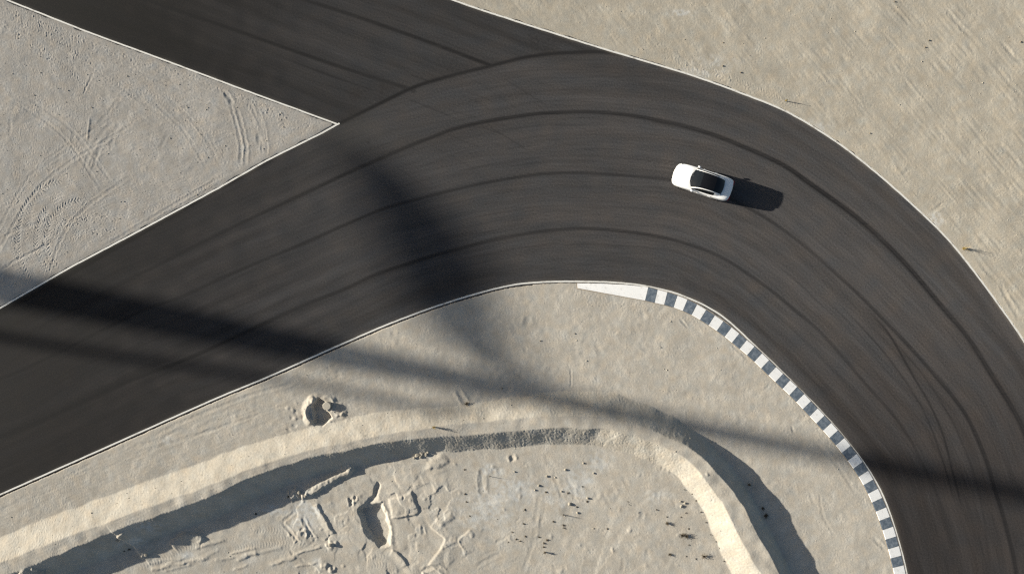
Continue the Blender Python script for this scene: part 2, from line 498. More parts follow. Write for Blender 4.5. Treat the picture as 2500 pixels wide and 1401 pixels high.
# tyre tracks in the wedge
chevron([(158, 442), (120, 450), (92, 466), (72, 488), (51, 525), (43, 573), (45, 607), (51, 638), (65, 669), (82, 698)], 7, 8.0, 0.010, 0.8, -0.007)
chevron([(118, 460), (95, 482), (75, 508), (65, 539), (63, 573), (65, 600)], 6, 7.6, 0.006, 0.8, -0.003)
chevron([(122, 500), (107, 518), (96, 541), (89, 573), (90, 607), (103, 637), (127, 669)], 6, 7.6, 0.010, 0.8, -0.005)
chevron([(205, 487), (164, 498), (134, 525), (116, 556), (113, 590), (118, 618), (130, 641), (150, 662)], 7.5, 8.0, 0.011, 0.8, -0.007)
chevron([(0, 505), (24, 492), (60, 490)], 6, 7.6, 0.007, 0.8)
chevron([(-20, 670), (15, 690), (35, 705)], 7, 7.8, 0.009, 0.8)
rut([(0, 660), (14, 652), (51, 630), (113, 600), (130, 590)], 0.016, 3, 0.5)
rut([(0, 585), (45, 560), (120, 540)], 0.012, 4, 0.5)
for r in [[(560, 250), (568, 270), (579, 308), (588, 353), (586, 404)], [(575, 262), (581, 276), (594, 325), (601, 363), (598, 410)], [(608, 250), (616, 263), (634, 301), (641, 343), (642, 384)], [(624, 260), (631, 273), (642, 308), (650, 356), (648, 386)]]:
    rut(r, 0.009, 3.4, 1.3)
rut([(630, 318), (633, 345), (637, 360)], 0.022, 4, 0.3)
for r in [[(290, 292), (267, 305), (236, 343), (219, 377), (203, 418)], [(300, 300), (275, 325), (250, 352), (232, 385), (214, 410)], [(283, 318), (274, 345), (268, 372)], [(222, 297), (243, 315)], [(182, 310), (177, 360)], [(412, 320), (400, 345), (388, 368)]]:
    rut(r, 0.006, 3.8, 0.9)
rut([(540, 218), (560, 240), (570, 262)], 0.03, 4, 0.6)
ridge([(219, 288), (215, 320), (213, 342)], 0.03, 5, 3, 0.6)
for k in range(12):
    x, y = random.uniform(20, 520), random.uniform(60, 600)
    a = random.choice([math.radians(100), math.radians(112), math.radians(32)]) + random.uniform(-.12, .12); L = random.uniform(25, 70)
    rut([(x, y), (x + math.cos(a) * L * .5, y + math.sin(a) * L * .5 + random.uniform(-2, 2)), (x + math.cos(a) * L, y + math.sin(a) * L)], random.uniform(.004, .012), random.uniform(2, 4), .7)

# long faint wheel lines crossing the wedge
for c0, c1, c2, w_ in [((-30, 30), (200, 130), (420, 300), 3), ((-30, 58), (185, 160), (395, 322), 3), ((30, 30), (300, 120), (640, 268), 3), ((10, 60), (290, 150), (600, 290), 3), ((380, 215), (500, 300), (545, 420), 3), ((350, 225), (472, 310), (515, 432), 3),
                       ((-20, 640), (60, 420), (330, 300), 3), ((-20, 590), (40, 400), (300, 275), 3), ((110, 690), (130, 520), (330, 420), 3), ((330, 190), (250, 330), (60, 440), 3), ((240, 610), (380, 520), (560, 420), 3), ((0, 230), (160, 300), (260, 480), 3), ((30, 215), (190, 285), (290, 470), 3), ((0, 330), (200, 400), (420, 380), 3)]:
    rut([c0, tuple((np.array(c0) + 2 * np.array(c1) + np.array(c2)) / 4 + np.array([0, random.uniform(-6, 6)])), c2], random.uniform(.004, .008), w_, 1.0, 60)
for pts in [[(-10, 28), (120, 92), (240, 172), (330, 246)], [(40, 60), (150, 160), (225, 218)], [(250, 545), (340, 520), (470, 470), (560, 415)]]:
    chevron(pts, 6, 7.5, .005, .8)
# scars and faint wheel lines on the far side of the bend
for r, dp in [([(2167, 7), (2195, 34), (2222, 65)], .035), ([(2307, 21), (2340, 62), (2373, 92)], .045), ([(2331, 99), (2366, 140)], .03), ([(1985, 96), (2050, 135), (2122, 175)], .022), ([(2434, 349), (2465, 375), (2495, 412)], .035),
              ([(2450, 440), (2470, 470)], .04), ([(2023, 258), (2014, 275)], .05), ([(2074, 295), (2066, 312)], .05), ([(1905, 228), (1898, 240)], .04), ([(1940, 205), (1944, 190)], .03), ([(2380, 25), (2395, 40)], .05), ([(2440, 100), (2470, 135), (2500, 160)], .04),
              ([(2325, 285), (2345, 305)], .03), ([(2220, 120), (2228, 132)], .04), ([(2270, 520), (2300, 500), (2310, 492)], .03), ([(2440, 690), (2460, 730), (2490, 780)], .04), ([(2390, 640), (2415, 668), (2440, 690)], .03), ([(2200, 430), (2225, 405)], .025), ([(2430, 160), (2460, 200), (2500, 240)], .03), ([(2060, 30), (2040, 10)], .03)]:
    rut(r, dp * .35, 4.2, .5, 16)
for k in range(40):
    x, y = random.uniform(1650, 2480), random.uniform(0, 560)
    a = math.radians(random.gauss(50, 9)); L = random.uniform(30, 120)
    rut([(x, y), (x + math.cos(a) * L * .5 + random.uniform(-3, 3), y + math.sin(a) * L * .5), (x + math.cos(a) * L, y + math.sin(a) * L)], random.uniform(.003, .008), random.uniform(3, 8), .6)
chevron([(1700, 160), (1780, 190), (1880, 232), (1960, 270)], 7, 7, .006, .8)
# inner verge: wheel lines along the straight, scratches, crack beside the kerb
for r, dp, w in [([(380, 1060), (480, 1015), (620, 962), (720, 935)], .02, 3.5), ([(470, 1065), (560, 1035), (640, 1010)], .018, 3), ([(360, 1100), (480, 1062), (560, 1040)], .014, 4), ([(480, 1045), (600, 1000)], .012, 4), ([(340, 1090), (440, 1050)], .01, 5),
                 ([(1393, 895), (1394, 925), (1393, 950)], .02, 2.2), ([(1655, 774), (1668, 788), (1682, 803)], .03, 2.5), ([(1275, 845), (1288, 860)], .03, 3), ([(1196, 735), (1202, 750)], .02, 4), ([(1780, 835), (1830, 880)], .02, 3), ([(1985, 1075), (2040, 1130), (2090, 1205)], .014, 4), ([(1930, 1035), (1940, 1060)], .03, 3),
                 ([(2000, 1200), (2010, 1260), (2040, 1310)], .012, 3), ([(1975, 1190), (1990, 1240)], .01, 4), ([(2130, 1310), (2165, 1345)], .03, 4), ([(960, 800), (962, 826)], .02, 5), ([(1860, 955), (1885, 935)], .015, 3), ([(1290, 765), (1285, 800)], .03, 6), ([(1450, 830), (1470, 870)], .02, 5)]:
    rut(r, dp * .6, w, .6, 14)
rut([(1112, 946), (1127, 968), (1142, 991)], .028, 5, .8, 18)
for k in range(46):
    x, y = random.uniform(60, 800), 0
    y = 1190 - x * .40 + random.uniform(-75, 70)
    a = math.radians(-22 + random.gauss(0, 6)) if random.random() < .6 else math.radians(78)
    L = random.uniform(18, 60) if abs(a) < 1 else random.uniform(10, 25)
    rut([(x, y), (x + math.cos(a) * L, y + math.sin(a) * L)], random.uniform(.003, .007), random.uniform(2.5, 5), .6, 10)
for k in range(30):
    x, y = random.uniform(1150, 1650), random.uniform(740, 940)
    a = random.uniform(0, 3.1); L = random.uniform(10, 34)
    rut([(x, y), (x + math.cos(a) * L, y + math.sin(a) * L)], random.uniform(.003, .009), random.uniform(3, 7), .7, 10)

# the dug hole with its concrete pile
ridge([(772, 974), (756, 984), (749, 1000), (752, 1016), (764, 1034)], .24, 6, 15, 3.0)
plateau([(762, 988), (778, 972), (790, 980), (797, 1002), (810, 1020), (788, 1037), (768, 1035)], -.42, 3, 1.2)
ridge([(788, 968), (806, 971), (815, 985), (812, 1002)], .07, 5, 6, 2)
mound(828, 1000, 22, .09, 4); mound(838, 1014, 12, .06, 3); mound(815, 975, 10, .06, 3); mound(796, 1004, 9, .22, 1.5)
for x, y in [(713, 1018), (740, 1018), (722, 1008), (718, 1038), (706, 1050)]: mound(x, y, 7, -.035, 2)
for k in range(16): mound(random.uniform(700, 850), random.uniform(975, 1040), random.uniform(4, 8), random.uniform(.02, .05), 2)
# works inside the basin
ridge([(296, 1300), (318, 1328), (345, 1366)], .26, 40, 8, 1.2)
mound(75, 1394, 16, .35, 3); mound(115, 1396, 14, .30, 3); mound(95, 1380, 8, .2, 2)
ridge([(408, 1336), (428, 1318), (448, 1309), (470, 1311), (492, 1320)], .16, 9, 30, 1.5)
ridge([(742, 1214), (770, 1193), (800, 1178), (830, 1163), (864, 1142)], .22, 15, 9, 2.4, flat=3)
mound(716, 1206, 19, .26, 4); mound(735, 1214, 13, .2, 4); mound(708, 1218, 9, .16, 3)
mound(850, 1150, 12, .12, 4)
ridge([(768, 1232), (782, 1260), (800, 1290), (813, 1308)], .10, 6, 16, 2.0)
rut([(684, 1280), (704, 1302), (726, 1330)], .022, 3.2, .8, 6); rut([(733, 1266), (748, 1293), (768, 1324)], .028, 3.4, .8, 6)
rut([(684, 1280), (705, 1262), (716, 1252)], .02, 3, .6, 6); rut([(768, 1324), (752, 1335), (735, 1330)], .015, 3, .6, 6)
mound(803, 1334, 13, .14, 4); mound(815, 1330, 8, .10, 3); mound(790, 1385, 13, .12, 4); mound(806, 1395, 10, .12, 4)
plateau([(878, 1250), (893, 1238), (930, 1235), (941, 1262), (949, 1292), (946, 1330), (925, 1335), (908, 1318), (890, 1296)], -.42, 6, 4)
ridge([(928, 1222), (938, 1250), (948, 1280), (953, 1310), (958, 1344)], .05, 10, 20, 1.2)
plateau([(920, 1180), (925, 1186), (916, 1222), (900, 1236), (884, 1238), (898, 1224), (911, 1212)], -.15, 4, 2.5)
ridge([(953, 1344), (968, 1352), (982, 1366), (994, 1384)], .10, 4, 22, 1.2)
plateau([(948, 1220), (975, 1214), (1003, 1201), (1014, 1226), (1022, 1250), (1014, 1259), (956, 1267)], .075, 3, 1.6)
ridge([(1002, 1200), (1012, 1225), (1021, 1250)], .03, 4, 20, 1.0)
ridge([(955, 1266), (985, 1262), (1016, 1257)], .05, 5, 3, 1)
rut([(850, 1228), (862, 1222), (868, 1212)], .06, 3, .6, 5); rut([(852, 1215), (856, 1240)], .07, 3.5, .6, 6)
ridge([(1006, 1180), (1022, 1160), (1037, 1186)], .02, 16, 5, 1.0); ridge([(1010, 1196), (1030, 1186), (1052, 1180), (1068, 1208)], .03, 20, 4, 1.0)
ridge([(1050, 1283), (1070, 1300), (1088, 1315), (1078, 1338), (1064, 1360), (1046, 1384)], .075, 46, 5, 1.2)
ridge([(1150, 1292), (1135, 1306), (1120, 1320), (1128, 1338), (1137, 1358)], .05, 34, 4, 1.2); ridge([(1120, 1320), (1096, 1330), (1075, 1340)], .03, 5, 22, 1.2)
plateau([(1068, 1276), (1100, 1254), (1106, 1266), (1076, 1290)], .05, 4, 2)
plateau([(1052, 1120), (1080, 1108), (1092, 1128), (1075, 1140), (1040, 1148)], .07, 5, 3)
rut([(1182, 1140), (1176, 1170), (1180, 1215)], .025, 6, .6, 14); rut([(1248, 1110), (1254, 1128)], .06, 5, .6, 6)
rut([(1318, 1200), (1310, 1260), (1304, 1315), (1290, 1360), (1276, 1405)], .005, 4, .9, 20)
rut([(1160, 1385), (1200, 1362), (1225, 1352)], .012, 4, .8, 8); rut([(1025, 1400), (1060, 1385), (1090, 1399)], .03, 4, .8, 8)
rut([(1030, 1285), (1034, 1308)], .025, 3, .6, 5); rut([(1240, 1310), (1205, 1330)], .012, 3, .6, 8)
for r in [[(1350, 1150), (1362, 1185), (1376, 1225)], [(1382, 1160), (1400, 1200), (1408, 1232)], [(1290, 1152), (1298, 1172)], [(1520, 1160), (1536, 1192)], [(1605, 1195), (1604, 1222)], [(1600, 1325), (1608, 1340)], [(1524, 1360), (1518, 1400)], [(1215, 1140), (1222, 1165)], [(1470, 1200), (1492, 1240)], [(1585, 1205), (1600, 1216)]]:
    rut(r, .007, 3.8, .7, 10)
for pts in [[(330, 1392), (400, 1366), (450, 1340), (500, 1330)], [(545, 1285), (590, 1268), (640, 1255)], [(600, 1300), (650, 1298), (700, 1304)], [(560, 1345), (620, 1335), (690, 1330), (740, 1338)], [(640, 1318), (700, 1320), (750, 1336)], [(880, 1375), (915, 1362), (950, 1372)], [(890, 1388), (930, 1382), (960, 1395)]]:
    chevron(pts, 7.5, 7.0, .006, .35)
for k in range(18):
    x, y = random.uniform(330, 760), random.uniform(1340, 1400)
    ridge([(x, y), (x + random.uniform(40, 90), y - random.uniform(8, 22))], random.uniform(.02, .06), random.uniform(5, 9), random.uniform(4, 7), 2)
for k in range(130):
    x, y = random.uniform(650, 1720), random.uniform(1130, 1420)
    a = random.uniform(0, 6.28); L = random.uniform(8, 30)
    if random.random() < .5: rut([(x, y), (x + math.cos(a) * L, y + math.sin(a) * L)], random.uniform(.003, .012), random.uniform(2, 4.5), .7, 6)
    else: mound(x, y, random.uniform(4, 9), random.uniform(.01, .04), 2)

for poly, h_ in [([(690, 1284), (735, 1262), (770, 1322), (728, 1334)], .045), ([(640, 1240), (700, 1228), (712, 1250), (650, 1262)], .04), ([(1030, 1260), (1110, 1236), (1122, 1260), (1052, 1284)], .035), ([(860, 1180), (915, 1168), (922, 1200), (870, 1215)], .05), ([(1090, 1330), (1120, 1322), (1136, 1358), (1096, 1376)], .05),
                 ([(975, 1120), (1040, 1118), (1056, 1150), (990, 1170)], .05), ([(855, 1215), (880, 1208), (884, 1240), (862, 1248)], .06), ([(1185, 1150), (1290, 1130), (1300, 1210), (1190, 1230)], -.03), ([(1380, 1215), (1404, 1212), (1398, 1256), (1376, 1258)], -.03), ([(960, 1275), (1030, 1262), (1046, 1330), (975, 1345)], .03), ([(1150, 1290), (1230, 1262), (1260, 1330), (1180, 1350)], .02)]:
    plateau(poly, h_ * .5, 4.5, 4.0)
# broken crust: plates with their own level and tilt
sl = sub([(640, 1130), (1160, 1425)], 0)
X_, Y_ = gx[sl], gy[sl]
rngc = np.random.default_rng(31)
wx_, wy_ = X_ + 7 * samp(T_b, X_, Y_), Y_ + 7 * samp(T_b, X_ + 500, Y_)
bd1 = np.full(X_.shape, 1e9, np.float32); plate = np.zeros(X_.shape, np.float32)
for k in range(48):
    sx_, sy_ = rngc.uniform(620, 1180), rngc.uniform(1120, 1430); st_ = rngc.uniform(.7, 1.6); an_ = rngc.uniform(0, 3.14)
    u_ = (wx_ - sx_) * math.cos(an_) + (wy_ - sy_) * math.sin(an_); v_ = -(wx_ - sx_) * math.sin(an_) + (wy_ - sy_) * math.cos(an_)
    d_ = np.maximum(np.abs(u_) * st_, np.abs(v_)) + .3 * np.hypot(u_, v_)
    lev = rngc.normal(0, .016) + (u_ * rngc.normal(0, .0004) + v_ * rngc.normal(0, .0004))
    m_ = d_ < bd1; bd1 = np.where(m_, d_, bd1); plate = np.where(m_, lev, plate)
for _ in range(1):
    plate = (plate + np.roll(plate, 1, 0) + np.roll(plate, 1, 1)) / 3
fade_ = sstep(650, 720, X_) * sstep(1160, 1060, X_) * np.clip(.75 + .5 * samp(T_a, X_, Y_), 0, 1) * (basin[sl] > 0)
Z[sl] += (plate * fade_).astype(np.float32)
# even relief
SALT = [(1215, 1190, 60, 50), (1250, 1200, 55, 30), (1410, 1180, 30, 40), (1460, 1130, 28, 24), (735, 1262, 26, 40)]
for x_, y_, rx_, ry_ in SALT: gritamp *= 1 - .6 * np.exp(-((gx - x_) / rx_) ** 2 - ((gy - y_) / ry_) ** 2)
grit = samp(T_grit, gx, gy) * 0.95 + samp(T_grit2, gx, gy) * 0.32
Z += grit * gritamp
Z += samp(T_mid, gx, gy) * midamp * strip * np.where(regB, .6, 1) + samp(T_low, gx, gy) * 0.014 * sstep(0, 120, D)
Z += np.where(regB, samp(T_dia, gx, gy) * 0.034 * np.clip(.45 + .55 * samp(T_a, gx + 700, gy + 200) + .35 * sstep(1900, 2500, gx), .12, 1.4), 0) * strip
Z += np.where(regC & (GY < 1400 - 0.36 * GX + 40) & (GX < 900), samp(T_par, gx, gy) * 0.030, 0) * strip
Z += np.where(regA, samp(T_par, gx, gy) * 0.018, 0) * strip
# no relief of the bank may rise from the road: edge profile
edge_off = np.where(regC, np.where(GX < 1300, 6.4, 4.0), np.where(regA, 2.6, 2.2)) + 0.35 * c_ + np.where(regA | regB, 0.8 * b_, 0.4 * b_)
Z *= sstep(0, 10, D)
Z += 0.012 * sstep(2, 14, D)
K = np.clip((D - edge_off + 3.0) / 3.0, 0, 1)
Z = Z * K + (-0.14) * (1 - K) + 0.004 * K
far = (np.abs(GX - 1250) > 5500) | (np.abs(GY - 700) > 4400)
Z = np.where(far, np.where(D > 0, 0.0, -0.02), Z).astype(np.float32)

# colour of the soil itself
warm = np.array([0.385, 0.353, 0.294], np.float32); grey = np.array([0.362, 0.342, 0.312], np.float32); cream = np.array([0.425, 0.393, 0.330], np.float32)
salt = np.array([0.475, 0.475, 0.455], np.float32)
fB = regB.astype(np.float32)[..., None]; fA = regA.astype(np.float32)[..., None]
alb = grey * fA + warm * fB + (warm * .55 + grey * .45) * 1.12 * (1 - fA - fB)
cmix = np.zeros(GX.shape, np.float32); cmix[s] = slope_zone
alb = alb * (1 - .3 * cmix[..., None]) + cream * .3 * cmix[..., None]
sp = np.zeros(GX.shape, np.float32)
for x, y, rx, ry, a in [(1195, 1150, 28, 14, .8), (1245, 1200, 55, 28, .8), (1200, 1235, 45, 40, .7), (1290, 1190, 34, 20, .5), (1410, 1180, 30, 40, .7), (1460, 1130, 25, 22, .7), (1375, 1240, 16, 26, .6), (1600, 1210, 22, 18, .6), (735, 1262, 26, 40, .8), (760, 1252, 18, 26, .8),
                        (665, 1250, 30, 12, .9), (372, 1282, 26, 14, .7), (445, 1358, 16, 8, .8), (330, 1325, 40, 10, .5), (605, 1370, 20, 8, .6), (770, 1378, 12, 10, .6), (1340, 1205, 18, 34, .5), (1160, 1275, 30, 30, .5), (410, 1075, 14, 8, .5), (1660, 32, 26, 6, .8), (1980, 312, 40, 14, .5), (2285, 535, 16, 14, .8), (1700, 178, 60, 10, .5), (1740, 150, 60, 14, .3), (1180, 1250, 80, 50, .35)]:
    q = ((gx - x) / rx) ** 2 + ((gy - y) / ry) ** 2
    sp = np.maximum(sp, a * np.clip(np.exp(-q) * (1 + .5 * c_ + .35 * b_), 0, 1))
alb = alb * (1 - sp[..., None]) + salt * sp[..., None]
speck = samp(tile(4, 7, 51, slope=False), gx, gy)
alb *= (1 + 0.026 * b_ + 0.02 * a_ + 0.02 * c_ + (0.036 + 0.016 * regA) * speck)[..., None]
alb *= 1 + np.array([.012, 0, -.014], np.float32) * samp(tile(30, 140, 52, slope=False), gx, gy)[..., None]
dirt = np.exp(-((D - 6) / 6.0) ** 2) * np.clip(.5 + .6 * b_, 0, 1)
alb *= (1 - 0.10 * dirt)[..., None]
floor_dark = np.zeros(GX.shape, np.float32)
alb = np.clip(alb, 0.02, 0.7)

keepv = D > -7
idx = np.arange(GX.size).reshape(GX.shape)
kq = keepv[:-1, :-1] | keepv[1:, :-1] | keepv[:-1, 1:] | keepv[1:, 1:]
q = np.stack([idx[:-1, :-1][kq], idx[1:, :-1][kq], idx[1:, 1:][kq], idx[:-1, 1:][kq]], 1)
used = np.zeros(GX.size, bool); used[q.ravel()] = True
remap = np.cumsum(used) - 1
co = np.stack([(GX.ravel() - CX) * SC, (CY - GY.ravel()) * SC, Z.ravel()], 1)[used]
ground = fast_mesh('ground', co, remap[q], M_SAND)
ca = ground.data.color_attributes.new('albedo', 'FLOAT_COLOR', 'POINT')
ca.data.foreach_set('color', np.concatenate([alb.reshape(-1, 3)[used], np.ones((used.sum(), 1), np.float32)], 1).astype(np.float32).ravel())
tag(ground, kind='structure')

def zat(x, y):
    i = int(np.clip(np.searchsorted(xs, x), 1, len(xs) - 1)); j = int(np.clip(np.searchsorted(ys, y), 1, len(ys) - 1))
    return float(Z[j, i])

# ------------------------------------------------------------------ asphalt with its rubber marks
ax_ = axis(-24, 2524, 2.6, 20.0, (-2900, 2900)); ay_ = axis(-24, 1425, 2.6, 20.0, (-1450, 4300))
AX, AY = np.meshgrid(ax_.astype(np.float32), ay_.astype(np.float32))
AD = np.maximum(np.maximum(coarse(sd(POLY_A, C1, C2), ax_, ay_, 2), coarse(sd(POLY_B, CO), ax_, ay_, 2)), coarse(sd(POLY_C, CI), ax_, ay_, 2))
MARK_A = [(822, 306), (916, 260), (1001, 219), (1070, 195), (1200, 161), (1275, 142), (1344, 132), (1430, 127), (1481, 128), (1522, 137)]
MARK_C = [(34, 827), (137, 779), (267, 710), (377, 652), (514, 580), (651, 515), (767, 462), (830, 432), (916, 394), (1036, 343), (1138, 307), (1275, 283), (1344, 276), (1447, 274), (1549, 284), (1618, 298), (1670, 309), (1763, 338), (1900, 396), (1978, 448),
          (2105, 542), (2208, 642), (2294, 744), (2362, 826), (2421, 920), (2470, 998), (2505, 1070), (2560, 1240)]
MARK_D = [(-300, 1050), (0, 926), (120, 871), (171, 845), (343, 760), (445, 724), (582, 662), (719, 604), (840, 550), (933, 511), (1036, 482), (1173, 449), (1310, 427), (1412, 423), (1515, 427), (1628, 438), (1730, 462), (1828, 508), (1900, 552), (1968, 604), (2071, 696), (2157, 782),
          (2225, 854), (2288, 925), (2329, 973), (2364, 1025), (2402, 1109), (2429, 1195), (2456, 1285), (2480, 1398), (2500, 1600), (2500, 2400)]
MARK_E = [(-200, 1155), (0, 1068), (103, 1026), (240, 963), (343, 919), (480, 866), (617, 803), (740, 747), (830, 711), (916, 671), (1001, 642), (1121, 607), (1241, 578), (1344, 563), (1447, 559), (1584, 573), (1670, 592), (1763, 628), (1866, 696), (1934, 751), (2003, 811), (2071, 888), (2106, 930),
          (2175, 1008), (2216, 1066), (2244, 1118), (2295, 1230), (2319, 1332), (2335, 1450)]
REF = catmull([(-2900, 2160), (-1200, 1430)] + MARK_D[:-1] + [(2500, 4200)], 14)
rt = coarse(lambda X, Y: nearest(X, Y, REF)[0], ax_, ay_, 2); rs = coarse(lambda X, Y: nearest(X, Y, REF)[1], ax_, ay_, 2)
sa_, ca_ = math.sin(math.radians(20.6)), math.cos(math.radians(20.6))
us = AX * ca_ + AY * sa_; ut = -AX * sa_ + AY * ca_
seam_t, seam_s, seam_L = nearest(AX, AY, catmull([(700, 375)] + MARK_A + [(1700, 200)]))
up = sstep(6, -6, seam_t) * (AX < 1560)          # the older straight leading off to the upper left
S_long = tile(3.5, 16, 20, stretch=38.0, slope=False)
S_wide = tile(30, 120, 21, stretch=14.0, slope=False)
S_grain = tile(5, 9, 22, slope=False)
S_blot = tile(60, 220, 23, slope=False)
stre = samp(S_long, rs, rt) * (1 - up) + samp(S_long, us, ut) * up
wide = samp(S_wide, rs, rt) * (1 - up) + samp(S_wide, us, ut) * up
blot = samp(S_blot, AX, AY); grain = samp(S_grain, AX, AY)
band = samp(S_blot, rs * .05, rt * 1.6) * (1 - up) + samp(S_blot, us * .05, ut * 1.6) * up      # lane-wide bands laid by the paver
asphalt_grey = 0.0618 + 0.0050 * stre + 0.0020 * wide + 0.0030 * band + 0.0012 * blot + 0.0085 * grain
asphalt_grey = asphalt_grey * (1 - 0.20 * up)
# lanes polished darker along both edges of the old straight and beside the inner line; middle of the bend stays lighter
lane = np.exp(-((AD + 40) / 42.0) ** 2)
asphalt_grey *= 1 - 0.20 * lane * np.clip(.8 + .5 * wide, 0, 1.3) * np.clip(1 + .4 * up, 0, 1.5)
dark_zone = np.clip(sstep(950, 120, AX + 40 * wide + 30 * blot) * .60 + sstep(600, 1300, AY + 30 * wide) * sstep(1800, 2200, AX) * .50 + up * sstep(1100, 200, AX) * .25, 0, .7)  # darkens the left, the lower right and the upper-left straight
asphalt_grey = asphalt_grey * (1.03 - 1.08 * dark_zone)
rub = np.zeros(AX.shape, np.float32)
nm = samp(S_long, AX * .9 + 40, AY * .9)
def mark(pts, w, a, double=False, fade=(30, 30), vary=.10, jit=0.7):
    """w and a may be numbers or lists spread evenly over the given points"""
    global rub
    c = catmull(pts, 9); p = np.array(c)
    i0, i1 = np.searchsorted(ax_, [p[:, 0].min() - 40, p[:, 0].max() + 40]); j0, j1 = np.searchsorted(ay_, [p[:, 1].min() - 40, p[:, 1].max() + 40])
    sl = (slice(j0, j1), slice(i0, i1))
    t, ss, L = nearest(AX[sl], AY[sl], c)
    e = sstep(0, fade[0], ss) * sstep(0, fade[1], L - ss)
    if isinstance(w, list): w = np.interp(ss / L, np.linspace(0, 1, len(w)), w)
    if isinstance(a, list): a = np.interp(ss / L, np.linspace(0, 1, len(a)), a)
    v = 1 + vary * samp(S_wide, ss * 1.0 + p[0, 0], t * 0.2 + p[0, 1])
    t = t + jit * samp(S_wide, ss * .8 + 50, 0 * t + 13)
    k = np.exp(-(np.abs(t) / (w * .95)) ** 4)
    if double: k = k * (0.70 + 0.30 * np.sin((t / w) * 3.3 + .6) ** 2)
    k = k + 0.07 * np.exp(-(t / (w * 2.2)) ** 2)
    rub[sl] = np.maximum(rub[sl], np.clip(a * e * v * k * (1 + .08 * nm[sl]), 0, 1))
mark(MARK_A, 5.0, .82, fade=(4, 6))
mark([(500, -80), (719, -6), (840, 31), (1036, 99), (1200, 161)], 5.2, .72, fade=(2, 4))
mark([(100, -95), (349, -2), (548, 65), (840, 167), (994, 217), (1016, 229)], 5.2, .72, fade=(2, 8))
mark([(690, 142), (768, 172), (840, 199), (922, 226)], 1.8, .5, fade=(60, 30))
mark(MARK_C, [4.5, 4.6, 5.0, 5.2, 5.6, 7.0, 7.6, 7.6, 7.4], [.48, .56, .66, .76, .80, .84, .86, .86, .84], True, fade=(90, 4))
mark(MARK_D, [5.0, 4.6, 4.4, 4.4, 4.4, 4.4, 5.8, 6.2, 6.2, 6.0], [.68, .68, .66, .68, .70, .50, .80, .86, .82, .76], True, fade=(4, 4))
mark(MARK_E, [5.4, 5.4, 5.2, 5.0, 4.6, 4.4, 4.0, 4.0], [.66, .72, .75, .74, .66, .58, .48, .24], True, fade=(4, 200))
mark([(2060, 752), (2081, 775), (2140, 840), (2191, 905), (2244, 985), (2278, 1057), (2312, 1157), (2330, 1230)], 2.4, .62, fade=(90, 80))
mark([(2100, 740), (2126, 765), (2174, 823), (2228, 918), (2268, 985), (2302, 1061), (2323, 1140), (2338, 1195), (2350, 1260)], 3.0, .72, fade=(120, 80))
mark([(2120, 770), (2240, 900), (2330, 1040), (2390, 1200), (2420, 1400)], 2.5, .3, fade=(60, 60))
for w_, t_, a_k in [(1.6, 33, .16), (2.2, 78, .16), (1.4, -41, .15), (1.8, -118, .14), (3.0, 172, .18)]:
    base_ = np.array(MARK_D[1:-2], float)      # fainter lines that keep the same arc
    d_ = np.gradient(base_, axis=0); d_ /= np.linalg.norm(d_, axis=1)[:, None]
    off_ = base_ + np.stack([-d_[:, 1], d_[:, 0]], 1) * t_
    q0, q1 = sorted((random.randint(0, 8), random.randint(14, len(off_))))
    mark([tuple(q_) for q_ in off_[q0:q1]], w_, a_k, fade=(160, 160))
for k in range(26):       # short scuffs where the two tarmacs meet
    x, y = random.uniform(830, 1420), random.uniform(170, 420)
    a = math.radians(random.gauss(24, 7)); L = random.uniform(50, 150)
    mark([(x, y), (x + math.cos(a) * L * .5, y + math.sin(a) * L * .5 + random.uniform(-3, 3)), (x + math.cos(a) * L, y + math.sin(a) * L)], random.uniform(1.1, 2.0), random.uniform(.10, .34), fade=(20, 30))
blotA = np.clip(blot * 1.0 + samp(tile(12, 40, 31, slope=False), AX, AY) * .9 - .3, 0, 1)
pat = np.maximum(np.exp(-(((AX - 1105) / 45) ** 2 + ((AY - 160) / 34) ** 2)), np.maximum(np.exp(-(((AX - 905) / 60) ** 2 + ((AY - 225) / 45) ** 2)), np.exp(-(((AX - 1320) / 55) ** 2 + ((AY - 100) / 26) ** 2))))
rub = np.maximum(rub, .42 * pat * np.clip(.35 + blotA, 0, 1))
rub = np.maximum(rub, .95 * np.exp(-(((AX - 899) ** 2 + (AY - 348) ** 2) / 7.0)))
tone = np.stack([1.0 + .012 * blot + 0 * wide, .955 + 0 * blot, .965 - .012 * blot], -1)
redb = np.clip(.3 * wide + .2 * blot - .6 * samp(S_blot, rs * .05 + 300, rt * 1.6 + 90), -1.6, 1.6)[..., None] * np.array([.020, 0, -.017])
calb = asphalt_grey[..., None] * (tone + redb + dark_zone[..., None] * np.array([.09, -.01, -.03]))
calb = calb * (1 - rub[..., None]) + np.array([.012, .0115, .0125]) * rub[..., None]
dust = np.exp(-((AD + 1) / 4.5) ** 2) * np.clip(.28 + .12 * blot, 0, .5)
calb = calb * (1 - dust[..., None]) + np.array([.19, .17, .14]) * dust[..., None]
dpx = np.clip(.5 * (1 - up) * np.exp(-(((AX - 870) / 90) ** 2 + ((AY - 330) / 60) ** 2)), 0, 1)[..., None] * .5
calb = calb * (1 - dpx) + np.array([.105, .098, .088]) * dpx
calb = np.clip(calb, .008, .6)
ak = AD < 9
idx = np.arange(AX.size).reshape(AX.shape)
kq = ak[:-1, :-1] | ak[1:, :-1] | ak[:-1, 1:] | ak[1:, 1:]
q = np.stack([idx[:-1, :-1][kq], idx[1:, :-1][kq], idx[1:, 1:][kq], idx[:-1, 1:][kq]], 1)
usedA = np.zeros(AX.size, bool); usedA[q.ravel()] = True
remap = np.cumsum(usedA) - 1
AZ = np.where(AD > 6, -0.06, 0.0)
co = np.stack([(AX.ravel() - CX) * SC, (CY - AY.ravel()) * SC, AZ.ravel()], 1)[usedA]
